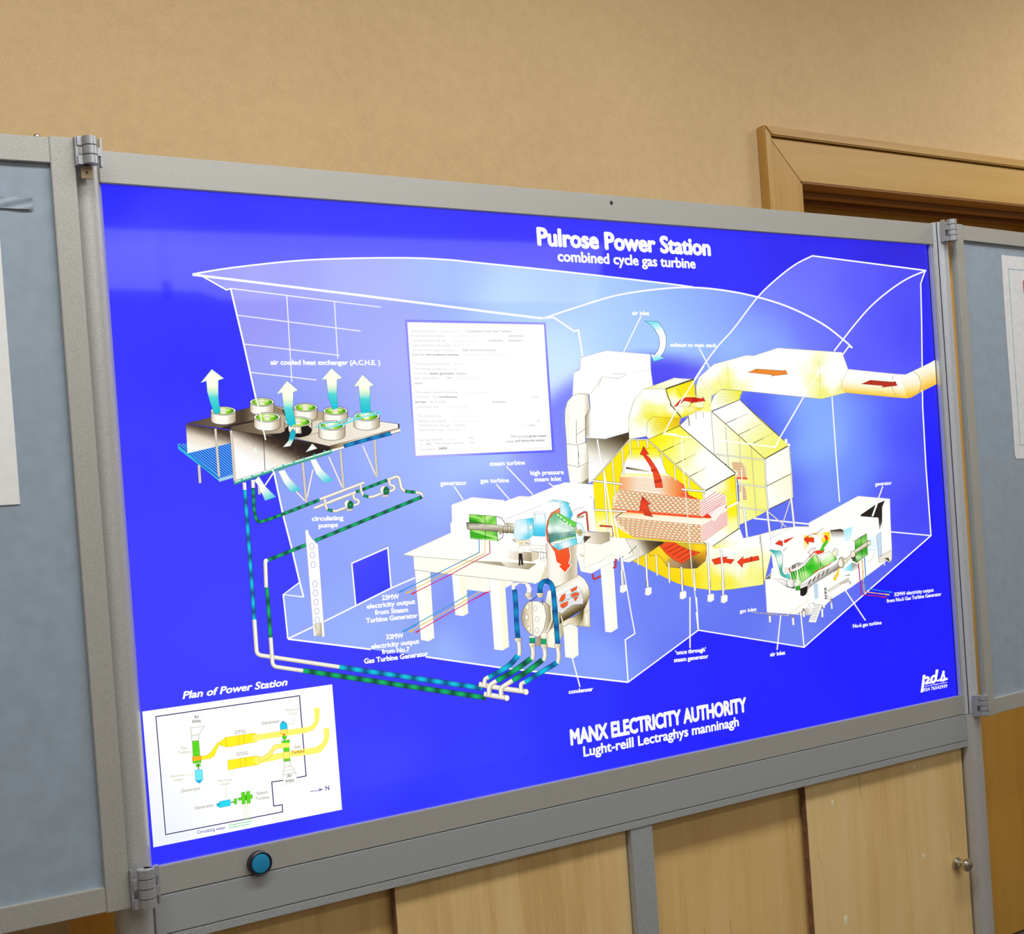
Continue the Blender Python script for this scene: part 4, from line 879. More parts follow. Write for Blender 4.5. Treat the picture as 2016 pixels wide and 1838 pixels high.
line('1700,350 1740,390 1757,440 1752,480 1740,515', 0.9, 'a89050'); line('1545,380 1532,440 1540,490 1570,550', 0.9, 'b8a060'); line('1150,400 1150,490', 0.7, 'e8dca0'); line('1340,350 1340,355', 0.7, 'e8dca0')
line('1757,280 1762,340', 0.1, W8); line('1762,490 1766,512', 1.8, 'f8f4ff')
poly('435,360 500,334 712,348 722,342 738,373 618,387 620,378', 'f08a28', '905020', 0.8); line('500,334 505,362', 0.6, 'a06020')
poly('1302,448 1370,420 1545,434 1560,428 1575,460 1458,474 1470,462', 'b82c10', '702010', 0.8); line('1370,420 1378,450', 0.6, '701808')
line('1010,314 858,548', 2.2, 'ffffff')
crop(1090, 600, 4.837)
# elbow underside and rear duct foot
poly('1500,1010 1495,940 1530,860 1590,805 1800,820 1775,870 1772,900', G((1520, 980), (1780, 840), 'ffffff', (0.4, 'fbfbc8'), (0.8, 'f8f670'), 'f4f030'), 'a8a040', 0.7, L=9)
for i in range(4): line([(1550+i*8, 940-i*30), (1790-i*4, 880-i*18)], 0.5, 'd0cc60')
poly('1390,1010 1500,1018 1500,960 1440,900 1350,880 1340,960', 'fbfb90')
# front duct
poly('1150,693 1330,708 1345,850 1360,870 1435,880 1430,960 1390,1010 1215,1080 1200,1120 1200,1150 920,1280 880,1250 720,1280 712,1100 760,920 850,805', IDW([(1150,720,'ffffff'),(900,850,'ffffff'),(780,950,'fffff8'),(740,1200,'fffff0'),(850,1100,'fbfbb8'),(760,1010,'ffffff'),(790,1210,'ffffff'),(900,1000,'fafa90'),(1000,1000,'fcfc90'),(1000,900,'ffffff'),(900,1060,'f4f048'),(1150,980,'ffffff'),(950,1070,'f8f03c'),(1050,1100,'ffe81c'),(1180,1100,'ffdc00'),(1000,1200,'fce820'),(900,1180,'ffffff'),(1290,980,'f8f870'),(1250,1040,'fcf840'),(1400,960,'ffffd0')], 3.5), '9c9440', 0.5, L=9)
poly('850,805 1150,693 1290,712 1070,798', G((900, 800), (1200, 700), 'f4f4a0', (0.4, 'fdfdd0'), 'fffffc'), '6c6430', 0.6)
poly('890,1120 940,1065 1200,1078 1200,1148 905,1278 885,1250', G((900, 1240), (1190, 1100), 'ffffff', (0.25, 'f8f480'), (0.6, 'fbe41c'), 'f0c400'), '8c7c20', 0.6, L=9)
for i in range(5): line([(930+i*8, 1200-i*26), (1190, 1140-i*14)], 0.6, 'c8b020')
poly('1068,800 1330,710 1345,760 1350,850 1360,870 1215,1065 1135,975 1105,910', IDW([(1090,800,'fff020'),(1250,780,'ffe800'),(1200,850,'ffec08'),(1320,730,'ffe000'),(1150,900,'ffffff'),(1130,860,'fdfda0'),(1250,920,'ffffd8'),(1330,800,'ffe810')], 3), '4c4424', 0.8, L=9)
poly('1155,960 1425,980 1215,1068', IDW([(1160,965,'ffffff'),(1300,980,'fff8a0'),(1400,985,'ffd800'),(1250,1050,'f8f030'),(1200,1000,'fffff0')], 3), '9c8c20', 0.6, L=9)
line('1066,800 1335,708', 3.0, '5c5030'); line('1068,800 1090,880 1112,920 1112,950 1138,978 1165,1010 1215,1075', 2.0, '6c6038'); line('1180,790 1225,895', 0.7, 'c0a000')
poly('1138,975 1205,905 1260,880 1330,880 1410,892 1422,880 1445,914 1300,935 1310,925 1240,912 1200,950', 'dc3010', '802010', 0.6); poly('1330,880 1380,888 1360,920 1310,915', 'b42008')
line('720,1285 712,1100 720,1050 780,850', 0.5, 'c0bc80'); line('1205,1090 1280,1055', 1.2, '4c4420'); poly('1205,1085 1285,1055 1205,1145', '6870ff')
lines(['1285,1060 1292,1150', '1205,1140 1288,1065'], 1.4, '5c5430')
# front house
crop(1150, 720, 4.274)
poly('75,965 380,620 535,620 1015,1055 1290,1360 1040,1530 985,1500 600,1480 430,1455 250,1440 102,1395', G((300, 0), (1100, 0), 'ffea00', 'fff000', 'fdf400'), None)
poly('100,1250 130,1390 258,1440 250,1240 240,1000 80,968', G((100, 0), (240, 0), 'ffee20', 'ffee00')); poly('82,968 238,985 240,1230 100,1205', 'ffea00')
poly('88,1215 245,1235 258,1430 100,1392', G((0, 1215), (0, 1400), 'fff010', (0.4, 'fff87c'), 'ffffd8'))
poly('0,1210 85,1205 100,1395 0,1385', 'fffff4')
poly('535,620 805,505 1275,905 1015,1050', IDW([(580,620,'fff000'),(790,520,'fdf840'),(700,700,'fbfb60'),(650,640,'fff818'),(850,700,'fdfdb0'),(800,800,'fdfda0'),(900,900,'ffffe0'),(1000,800,'ffffff'),(1100,950,'ffffff'),(1200,900,'ffffff'),(1000,1000,'fffff4')], 3), '4c4420', 1.0, L=11)
for a, b in (((655, 722), (850, 630)), ((770, 825), (940, 740)), ((885, 932), (1020, 860))): line([a, ((a[0]+b[0])/2, (a[1]+b[1])/2)], 1.4, '5c4c14'); line([((a[0]+b[0])/2, (a[1]+b[1])/2), b], 1.2, 'c8c060')
poly('1010,1055 1275,912 1290,1130 1310,1360 1060,1530 1030,1500 1000,1480', IDW([(1060,1060,'fffff8'),(1150,1010,'fdfde0'),(1200,1100,'f4f440'),(1260,1000,'ffe800'),(1270,1200,'fff000'),(1290,1350,'fdfdb0'),(1150,1450,'fffffa'),(1060,1520,'ffffff')], 3), '4c4420', 0.9, L=11)
# cut-away interior
poly('395,700 620,690 665,830 695,905 775,960 840,1000 882,1085 980,1130 992,1490 900,1480 430,1445 350,1400 260,1350 245,1270 240,1110 290,1040 305,930 345,800 370,740', G((0, 700), (0, 940), 'fff200', (0.25, 'f6f470'), (0.4, 'ffffff'), (0.9, 'ffffff'), 'fff490'), '8c7c20', 0.6, L=12)
poly('350,850 550,882 545,895 352,866', G((350, 0), (550, 0), '4c3c18', 'e8e0c8'))
poly('345,905 685,915 700,930 320,920', 'fff898')
poly('300,935 700,925 780,955 838,1000 882,1088 990,1130 880,1120 290,1035', G((300, 0), (880, 0), 'f8a868', (0.25, 'fdf0dc'), (0.55, 'fdf0dc'), (0.8, 'f89850'), 'f04818'), None, L=12)
for i in range(8): line([(310, 945+i*12), (790+i*10, 960+i*15)], 0.6, 'e8a060')
def bundle(s, top, bot, n, amp=4):
    poly(s, 'f6e8bc')
    (ax, ay), (bx, by) = top; (cx, cy), (dx, dy) = bot
    for i in range(n+1):
        t = i/n; x0, y0 = ax+(cx-ax)*t, ay+(cy-ay)*t; x1, y1 = bx+(dx-bx)*t, by+(dy-by)*t; pts = []
        K = 34
        for k in range(K+1):
            u = k/K; pts.append((x0+(x1-x0)*u, y0+(y1-y0)*u+(amp if (k+i) % 2 else -amp)))
        line(pts, 1.15, 'e0442c')
        if i < n:
            hh = ((cy-ay)/n)*0.5; seg = 17
            for k in range(seg):
                u0 = (k+0.15+0.5*(i % 2))/seg; u1 = u0+0.5/seg
                if u1 < 1: line([(x0+(x1-x0)*u0, y0+(y1-y0)*u0+hh-2), (x0+(x1-x0)*u1, y0+(y1-y0)*u1+hh+3)], 1.0, '6c7c48')
bundle('240,1105 300,1035 982,1125 982,1262 245,1205', ((292, 1040), (978, 1130)), ((243, 1200), (980, 1258)), 7)
bundle('245,1270 990,1338 992,1492 880,1480 420,1440 340,1400 258,1345', ((247, 1272), (988, 1340)), ((400, 1432), (990, 1488)), 7)
poly('245,1205 980,1262 1060,1280 980,1282 245,1222', 'fb5820'); poly('245,1222 980,1282 1050,1285 990,1338 245,1268', G((0, 1225), (0, 1330), 'f8c070', (0.35, 'fdf4d4'), 'fffdf0')); line('258,1275 350,1215', 1.6, '3c3018')
poly('980,1130 1110,1060 1195,1090 1200,1180 1150,1270 1000,1280 980,1262', 'fff8f4'); poly('990,1340 1060,1290 1200,1175 1210,1330 1090,1400 992,1492', 'fff8f4')
for i in range(8): line([(982, 1150+i*16), (1190 if i > 2 else 1110+i*34, 1042+i*16+ (0 if i > 2 else 16-8*i))], 1.1, 'e0583c')
for i in range(9): line([(992, 1350+i*17), (1206, 1222+i*17*0.8)], 1.1, 'e0583c')
for i in range(12): line([(1000+i*14, 1262-i*10), (1040+i*11, 1285-i*12)], 0.9, 'e0786c')
poly('985,1275 1040,1240 1075,1275 1060,1282', 'f03810'); poly('1060,1285 1195,1160 1195,1185 1100,1310', 'fff8f0', 'f0a090', 0.5); poly('1185,1195 1202,1170 1202,1200', 'e83c18')
poly('470,745 500,675 545,742 520,745 552,775 592,832 628,895 652,960 662,1025 600,1025 590,960 575,880 535,812 495,752', G((500, 680), (640, 1020), 'e43410', 'ec4c20', 'f04c1c'), '902818', 0.7)
poly('588,965 650,950 655,975 592,990', 'c83010'); poly('560,870 612,860 618,885 566,892', 'd03410')
poly('490,1095 560,1165 530,1168 572,1262 580,1272 505,1255 500,1220 465,1222 475,1150', G((0, 1095), (0, 1260), 'c82c14', 'f04820', 'd03818'), '902818', 0.7)
# eaves, mullions
for s in ('78,965 380,620 535,620 1015,1055',): line(s, 3.2, '6c6440'); line(s, 1.8, 'f4eec8')
line('805,505 1275,905', 1.6, '3c3418'); line('1015,1055 1275,908', 1.6, '4c4420')
for s in ('385,625 392,752', '452,625 457,682', '530,625 535,690', '320,700 332,925', '238,790 262,1095', '650,745 658,820', '760,845 768,965', '878,945 884,1030', '1000,1055 1010,1145'): line(s, 3.4, '7c7444'); line(s, 2.2, 'fffff0')
for s in ('68,965 322,995', '820,1038 1020,1055', '85,1210 355,1225'): line(s, 4.4, '6c6440'); line(s, 2.8, 'fffff4')
for s in ('165,880 185,1200 205,1395',): line(s, 4.0, '8c8450'); line(s, 2.8, 'fffff4')
for s, ww in (('1275,905 1290,1130 1305,1380', 3.6),): line(s, ww, '544c30'); line(s, ww-1.6, 'fffff4')
line('1200,1195 1300,1145', 3.4, 'fffff8'); line('1060,1535 1310,1365', 1.8, '7c7448'); oval(1285, 905, 8, 8, 'fffff4')
poly('1060,1535 1310,1370 1340,1450 1130,1530', G((1100, 1530), (1250, 1440), 'f8f4a0', 'ffffff'))
pipe('0,1232 20,1228 35,1388', 2.6, 'e04828', 0, '802818', 3)
pipe('130,1345 240,1352 248,1432', 2.6, 'e04020', 12, '803020', 3); line('125,1335 130,1320 180,1300', 2.0, 'fffff4')
# hopper / inlet duct
HUL = IDW([(350,1560,'fce020'),(450,1620,'ffd800'),(550,1700,'ffdc10'),(650,1760,'ffd800'),(800,1830,'ffd800'),(500,1470,'fce020'),(900,1780,'ffe000'),(1000,1700,'ffec40'),(1100,1800,'fff040'),(1040,1600,'fffff4'),(1200,1560,'ffffff'),(1150,1700,'ffffd0'),(1300,1500,'fffff8'),(1400,1450,'fffff4'),(1300,1700,'fffff0'),(1400,1750,'fbfb90'),(1500,1780,'f8f480'),(1200,1820,'f8f040'),(1550,1650,'fdfdc0'),(1540,1450,'ffffff'),(1700,1400,'ffffff'),(1780,1390,'fbfba0'),(1850,1380,'fdfdd0'),(1600,1500,'ffffff')], 3)
poly('325,1595 440,1510 430,1455 1000,1490 1030,1500 1130,1530 1340,1450 1470,1420 1650,1370 1780,1350 1900,1350 2009,1380 2009,1460 1850,1560 1700,1540 1580,1560 1520,1800 1505,1840 1250,1878 1100,1890 950,1870 800,1835 720,1800 540,1710', HUL, 'b0a850', 0.5, L=14)
poly('1065,1530 1340,1450 1470,1425 1475,1520 1100,1535', G((1100, 1530), (1300, 1460), 'f4f060', (0.4, 'ffffd0'), 'ffffff'))
line('1480,1420 1500,1600 1512,1835', 1.4, '7c7c50'); line('1480,1425 1475,1500', 0.7, 'a8a470'); lines(['1560,1400 1580,1540', '1590,1390 1590,1460'], 0.8, 'a8a470')
line('325,1598 440,1512 510,1520', 1.0, '4c4018')
for x in (1265, 1325, 1395): line([(x, 1600), (x+3, 1860)], 0.5, 'e8e070')
poly('540,1570 560,1600 620,1590 655,1620 700,1690 800,1700 905,1705 950,1700 1020,1640 1035,1540 1020,1498 780,1490 690,1480 600,1530', IDW([(560,1570,'f8d020'),(700,1500,'fce420'),(980,1530,'ffdc10'),(1020,1600,'e89c18'),(760,1670,'b89468'),(850,1690,'8c7050'),(930,1690,'5c4830'),(1000,1640,'a87820'),(650,1600,'ffd820')], 3), '5c4c18', 0.8, L=9)
poly('635,1515 690,1480 760,1485 860,1540 980,1568 900,1610 830,1662 760,1635 690,1580', G((640, 1560), (780, 1440), 'f4501c', (0.3, 'f4501c'), 'f4501c'), '902c10', 0.7)
for i in range(5): a = 0.2*i+0.12; line([(650+a*180, 1530+a*118), (735+a*215, 1488+a*88)], 2.2, 'b83010')
poly('0,1395 215,1400 225,1440 440,1455 640,1475 590,1520 470,1585 380,1655 315,1645 330,1600 200,1590 150,1640 0,1700', 'fffff4', 'b0a878', 0.5)
poly('350,1455 680,1480 560,1560 380,1655 315,1645 420,1590', G((360, 1640), (640, 1490), 'fffff8', (0.45, 'e8e0cc'), (0.7, '6c5c3c'), '3c2c14'), '5c4c2c', 0.7, L=10)
poly('0,1395 215,1400 215,1470 140,1500 0,1480', G((20, 1480), (215, 1420), 'fff8e8', 'a89878'), '6c6040', 0.5, L=10); poly('0,1430 60,1435 0,1490', '4c4028')
line('375,1580 440,1515', 1.6, '8c8450')
for s in ('450,1515 455,1675', '605,1590 615,1765', '712,1655 718,1825', '925,1705 935,1890'): line(s, 3.6, '7c7450'); line(s, 2.4, 'fffef0')
for s in ('312,1600 330,1860', '520,1585 532,1860', '818,1690 830,1870'): line(s, 4.4, '6c6454'); line(s, 3.0, 'fdfaf0')
for s in ('1035,1480 1058,1870', '1150,1540 1178,1890'): line(s, 4.6, '6c6450'); line(s, 3.2, 'ffffff')
for s in ('1072,1630 1140,1610 1210,1605 1195,1622 1265,1628 1235,1666 1195,1655 1100,1672', '1287,1648 1340,1602 1338,1625 1465,1597 1475,1632 1338,1662 1332,1698', '1605,1497 1650,1462 1650,1480 1770,1437 1720,1475 1662,1500 1672,1518', '1850,1460 1890,1432 1885,1450 1935,1450 1935,1487 1890,1478 1882,1500'): poly(s, 'f04014', '903018', 0.6)
line('1150,1560 1165,1700', 3.0, 'fffffa'); line('1683,1440 1685,1500', 2.4, 'fffffa')
poly('1400,1604 1412,1602 1416,1642 1402,1645', 'a83010')
crop(1140, 840, 4.967)
for x, y0, y1 in ((423, 1400, 1545), (672, 1500, 1568), (1012, 1480, 1605), (1278, 1500, 1635), (1410, 1500, 1645)):
    dx = (y1-y0)*0.055; line([(x-dx, y0), (x, y1)], 4.4, '6c6454'); line([(x-dx, y0), (x, y1)], 3.0, 'fdfaf0')
for x, y in ((432, 1582), (678, 1608), (1017, 1645), (1288, 1672), (1420, 1682)):
    poly([(x-30, y-30), (x+15, y-42), (x+32, y-34), (x+32, y+20), (x-2, y+42), (x-32, y+34)], 'fffff6', 'b0a8c0', 0.6)
line('345,860 512,1838 547,2020', 2.2, 'ffffff')
# building lines crossing the drawing
crop(1150, 720, 4.274)
line('1010,0 820,290 670,572 910,606', 2.4, 'ffffff'); line('1100,620 1610,684 1650,600', 2.6, 'ffffff'); line('1650,600 1845,265', 2.6, 'ffffff')
line('820,600 838,900', 2.2, 'fffff4'); line('838,900 870,1250 905,1700 950,2050', 1.8, 'f4f0d8'); line('670,572 900,520', 0.1, 'ffffff')
line('165,880 250,1400 290,1640', 2.4, 'ffffff'); line('680,570 790,575', 2, 'ffffff')
end(PANEL)

# ---- gas turbine package at the right
crop(1380, 980, 5.04)
begin('gas_turbine_drawing', 'drawn green gas turbine in a white enclosure')
BK = '181410'
poly('635,800 720,720 700,560 690,400 930,280 1070,290 1070,245 1560,-20 1875,8 1880,200 1895,520 1895,580 1760,690 1500,880 1300,1000 1200,1100 1060,1162 930,1155 655,1135', 'fffffc', 'b0acd0', 0.6)
poly('655,790 720,725 720,800 635,805', G((640, 800), (720, 740), '403828', 'e8e0d0'), '403828', 0.5); poly('700,700 720,690 720,810 690,808', 'fffff8')
poly('1580,170 1740,60 1825,25 1798,90 1798,240 1770,325 1760,195 1590,182', G((1700, 100), (1780, 330), '20180c', (0.6, '201810'), 'f4f0e8'))
poly('1280,320 1385,305 1415,318 1420,345 1285,335', '504838'); poly('1280,330 1420,335 1420,400 1300,400', G((0, 320), (0, 400), '887c6c', 'fffffc'))
poly('1412,318 1500,285 1500,340 1480,420 1435,440', G((1415, 330), (1480, 420), 'a8ecf8', 'e8fcff')); poly('1480,430 1600,440 1680,480 1740,510 1740,400 1700,380', 'e8fbff')
poly('1665,510 1745,510 1745,515 1660,520', 'b0ecf8'); poly('1740,375 1785,335 1795,570 1762,592', 'c4dcf0', '6c84a0', 0.6)
poly('1760,592 1895,520 1895,605 1880,640 1830,620 1770,640', 'f0ecdc', '6c6450', 0.6); poly('1820,600 1860,590 1880,635', '50483c'); line('1820,640 1820,670', 2.4, 'e8e0d8'); lines(['1765,610 1860,590', '1790,560 1895,510'], 0.7, 'a8a088')
# exhaust diffuser
poly('1020,365 1115,385 1035,525 1020,530', G((1020, 400), (1060, 520), 'fcdc50', 'fffce8')); poly('1090,350 1280,335 1280,420 1240,470 1200,440 1180,380', IDW([(1110,355,'fbb820'),(1250,345,'ffd800'),(1190,370,'ffffff'),(1230,420,'ffe010')], 3), L=9)
poly('1020,405 1065,375 1060,393 1120,393 1122,443 1070,432 1062,462', 'ec3810', '903018', 0.6); poly('735,455 780,415 785,430 925,385 850,440 815,450 820,480', 'ec3810', '903018', 0.6)
line('815,330 820,480', 2.6, 'fffffa'); line('1060,375 1150,350 1220,295', 0.8, '504830')
poly('1250,370 1235,368 1215,385 1245,370', 'f05018'); poly('1220,372 1245,368 1262,395 1258,430 1245,462 1240,420', 'f03c10')
# turbine body
poly('1030,640 1090,560 1060,540 1100,500 1135,495 1120,545 1200,510 1225,508 1215,540 1145,565 1070,650 1000,700 890,740 880,690 940,690', 'f8f4ec', '4c443c', 0.7); poly('900,670 960,640 1020,640 990,670 900,710', G((900, 0), (1020, 0), '6c6458', 'd8d0c8'))
poly('1120,545 1160,520 1200,510 1225,508 1215,540 1160,560 1145,550', 'ec3c20'); line('1075,590 1120,535 1160,520', 1.6, 'e04428')
poly('1180,520 1210,460 1250,410 1258,440 1215,500 1225,520 1190,525', '48cc20', '2c7010', 0.6)
poly('890,735 960,720 1040,660 1110,575 1145,560 1165,590 1185,640 1190,700 1120,750 1000,840 940,870 900,790', IDW([(900,760,'2c8c20'),(940,780,'50c830'),(1000,700,'38b828'),(1020,760,'c0f498'),(960,820,'a8e888'),(1100,620,'50c830'),(1080,680,'20b410'),(1130,700,'38c820'),(1150,600,'e0ffb0'),(1060,640,'70d850'),(1180,700,'60d040')], 3), '246018', 0.8, L=6)
for i in range(11): line([(905+i*12, 742-i*7), (945+i*10, 865-i*7)], 0.7, '1c7c10' if i % 2 else 'd8f8b0')
for i in range(12): oval(1148+i*3.4, 575+i*11, 5, 5, 'd8f0b0', '5c7c40', 0.5)
poly('1185,560 1280,530 1350,600 1345,610 1200,705 1190,660', IDW([(1200,580,'ffffff'),(1260,550,'fffff0'),(1230,640,'c8f49c'),(1200,690,'40c028'),(1340,605,'38b820'),(1300,590,'e8ffd0')], 3), '3c7c28', 0.6, L=8)
line('1110,740 1200,700 1280,655 1290,640', 1.6, 'e04830')
poly('990,870 1120,800 1160,745 1290,690 1345,655 1370,620 1385,690 1340,720 1300,740 1120,850 1000,950 980,900', G((1100, 740), (1180, 850), 'fffdf8', (0.5, 'e8e4dc'), '54504c'), '3c3830', 0.6, L=9)
for i in range(5): poly([(1060+i*44, 860-i*28), (1080+i*44, 810-i*26), (1098+i*44, 800-i*26), (1075+i*44, 856-i*28)], '5c5850' if i < 3 else '6c6860')
poly('720,800 800,805 880,830 930,830 930,900 860,885 790,840', G((760, 800), (880, 890), 'fffdf8', (0.6, 'f0ecec'), '605c5c'), '3c3830', 0.6, L=9)
oval(895, 845, 42, 42, G((860, 0), (935, 0), 'ffffff', 'f4f0ec', 'b8b4ac'), '4c4844', 0.7)
poly('930,810 955,800 990,815 1000,850 960,880 935,860', 'd8f4c0', '507c40', 0.6); poly('938,880 980,870 985,915 940,915', '30a820', '1c5c14', 0.6); oval(945, 855, 16, 16, 'f4ffe8')
poly('985,900 1060,870 1055,930 1040,960 1010,975 985,965', BK)
poly('678,512 790,525 812,570 810,660 805,720 830,770 870,760 880,800 820,785 790,760 770,680 745,590 715,545', G((700, 520), (830, 780), '1ca8a8', (0.12, '60c8c0'), (0.35, 'fafff8'), (0.55, 'e0f4e4'), (0.68, '58ac98'), '40c0b0'), '3c8078', 0.8, L=8)
poly('830,760 875,750 890,795 850,800', '60d0c0', '307870', 0.6); poly('835,690 880,700 885,735 830,740', 'f4f0e4', '8c8474', 0.5); line('818,525 850,490', 1.0, '605848'); line('870,690 885,740', 1.8, 'e0503c')
line('950,660 965,850', 2.2, 'ffffff')
# shaft, coupling, generator
oval(1335, 540, 26, 38, 'fffce8', '5c5440', 0.8); oval(1322, 548, 16, 26, 'fff8d8', '8c8460', 0.6); oval(1395, 640, 30, 56, 'd0c8a8', '4c4430', 0.9, ); oval(1385, 645, 22, 42, 'f8f4e0', '6c6448', 0.6)
poly('1405,615 1450,590 1490,565 1500,590 1450,625 1420,650', 'ece4c8', '6c6448', 0.7); oval(1440, 625, 14, 22, 'f8f0d8', '6c6448', 0.7)
poly('1528,430 1642,352 1655,560 1600,600 1545,640 1500,600 1530,560', G((0, 360), (0, 630), '38a828', (0.25, '98dc68'), (0.45, '34a820'), (0.7, '38b020'), (0.85, 'd8f4c0'), '409830'), '204c14', 0.8, L=9)
poly('1500,600 1560,630 1545,640 1505,625', BK); poly('1490,600 1530,575 1555,640 1540,645', G((1500, 600), (1550, 640), '38342c', '489c38')); line('1587,390 1600,600', 1.0, '204c14'); line('1508,430 1645,352', 0.8, '6c6450')
poly('1500,530 1520,520 1660,420 1680,425 1682,460 1550,545 1530,580 1505,580', G((1570, 470), (1600, 520), 'a49c80', (0.4, 'fcf8e4'), 'c0b898', '8c8468'), '4c4430', 0.8, L=8)
oval(1508, 555, 24, 34, 'f4ecd0', '6c6448', 0.8); oval(1668, 445, 16, 22, 'f0e8cc', '6c6448', 0.7)
poly('1340,720 1385,690 1330,820 1310,810', 'fff8d8'); poly('1350,740 1365,690 1375,700 1365,760 1330,830 1310,800', 'f8c818'); line('1300,730 1340,790', 1.2, 'e0d8b8')
# cyan enclosure parts, platform and details
poly('1400,720 1500,640 1505,680 1500,722 1430,725', G((1400, 0), (1505, 0), 'e8fbff', '68d4ec')); poly('1500,640 1560,660 1555,700 1500,730', G((1505, 650), (1550, 720), '8c847c', 'fffcf4')); line('1660,640 1700,600 1720,540', 0.7, 'b0a890'); line('1560,640 1560,700', 0.7, '8c8474')
poly('1255,915 1460,790 1470,810 1270,935', 'e8e4d8', 'a8a08c', 0.6); poly('1370,850 1470,795 1470,830 1390,860', 'c8c0b0'); line('1390,850 1470,920', 0.1, W8)
lines(['1430,770 1480,760', '1470,825 1490,840', '1480,830 1478,855', '1460,760 1470,770'], 1.2, '5c5850')
poly('1115,850 1160,845 1165,990 1130,1005', 'c4d8ec'); poly('1225,895 1245,885 1252,1000 1230,1005', BK); for_y = (915, 950, 975)
for y in for_y: line([(1220, y), (1250, y+12)], 1.4, 'fffff4')
line('1238,890 1242,1000', 0.8, 'fffff0')
poly('1250,975 1300,985 1290,1000 1255,1005', 'f8f4ec', '8c8474', 0.5); line('1290,1000 1300,1100', 3.0, 'f4f0f0'); line('1290,1000 1300,1040', 3.2, '8c8480')
poly('1060,1060 1110,1040 1200,1065 1140,1235 1068,1230 1110,1100', 'fffffa', 'a8a090', 0.5); poly('960,1150 1060,1080 1100,1100 1080,1162', G((980, 1150), (1080, 1110), '8c8070', 'f8f4ec'))
for i in range(9): line([(1122-i*5, 1058+i*18), (1185-i*6, 1064+i*19)], 0.9, '7c766c')
lines(['1110,1040 1130,1060', '1200,1060 1215,1090'], 0.8, '6c6458')
for s in ('683,1142 685,1232', '910,1165 918,1260', '1018,1100 1022,1180', '1202,1080 1205,1182', '1215,1050 1222,1090'): line(s, 4.4, 'b0a8c0'); line(s, 3.2, 'fdfaf8')
for s in ('683,1142 684,1170', '910,1165 913,1190', '1018,1095 1020,1125', '1202,1080 1203,1100'): line(s, 3.6, '8c8478')
for i in range(14): line([(505+i*27, 1132+i*2.6), (520+i*27, 1134+i*2.6)], 1.5, 'e8d888'); line([(520+i*27, 1135+i*2.6), (532+i*27, 1136+i*2.6)], 1.2, '7c7c54')
line('850,1168 905,1130 1060,1020 1062,880', 1.0, 'e8dc80'); line('655,1135 930,1155 1060,1090', 0.6, 'b8b098')
# cables
for s, c1, c2 in (('1563,645 1590,955 1840,985', 'c01c44', 'a81c40'), ('1598,610 1620,930 1870,960', 'f0b838', 'd09828'), ('1622,590 1643,900 1895,935', '2490e0', '1c80d4')):
    p = resample(PP(s), 7)
    for i in range(len(p)-1): pline(p[i:i+2], 1.9, c1 if i % 3 else c2)
for x, y, c_ in ((1840, 985, 'c02050'), (1870, 960, 'f0b838'), (1895, 935, '2490e0')): line([(x-35, y-4), (x, y)], 3.0, c_)
line('1705,180 1755,40', 2.2, 'ffffff'); line('1755,40 1770,0', 2, 'e8e8f4')
end(PANEL)
# air inlet arrow
crop(1090, 600, 4.837)
begin('inlet_arrow', 'drawn white and cyan curved arrow')
poly('865,152 990,158 1040,220 1070,300 1074,370 1055,440 1022,490 1060,505 990,530 952,540 920,467 962,474 995,430 1010,370 1000,300 960,230 910,180', G((900, 150), (980, 540), '70dcf4', (0.12, 'a0ecf8'), (0.3, 'fcffff'), (0.82, 'ffffff'), '58d8f0'), '2878a8', 1.0, L=8)
end(PANEL)

# ---- leader lines and labels
crop(0, 0, 1)
def lead(s, w_, c):
    begin('leader_line'); line(s, w_, c); end(PANEL)
for s in ('1262,622 1228,692', '1376.5,684.5 1398,726', '894,957 912,984', '977,953 1003,983', '997,918 1049,973', '1080,950 1090,958'): lead(s, 2.3, 'ffffff')
lead('1110,1240 1128,1300 1142,1352', 2.4, 'ffffff'); lead('1105,1212 1110,1240', 1.6, 'f4ecd8')
lead('1358.4,1175 1358.6,1275', 2.4, 'ffffff'); lead('1371,1175 1374.9,1240', 2.4, 'ffffff')
lead('1738,957 1728,985 1717,1016', 2.2, 'ffffff'); lead('1664,1161 1704,1221', 2.2, 'ffffff'); lead('1537,1211 1530,1279', 2.2, 'ffffff'); lead('1576,1201 1583,1273', 2.2, 'ffffff')
def tx(b, x0, y0, x1, y1, h, bold=0.018, col='ffffff', shear=0.0, sp=1.0): text(b, (x0, y0), (x1, y1), h, col, bold, shear, True, sp)
begin('title_lettering', 'white title lettering')
tx('Pulrose Power Station', 1058, 481.5, 1400, 502.5, 33, 0.046)
tx('combined cycle gas turbine', 1098, 513.5, 1370, 528, 20, 0.034)
end(PANEL)
begin('authority_lettering', 'white authority name lettering')
tx('MANX ELECTRICITY AUTHORITY', 1123.5, 1466, 1470.5, 1399.3, 29, 0.050)
tx('Lught-reill Lectraghys manninagh', 1149, 1489, 1455, 1428.3, 19.5, 0.028)
end(PANEL)
B_ = 0.040
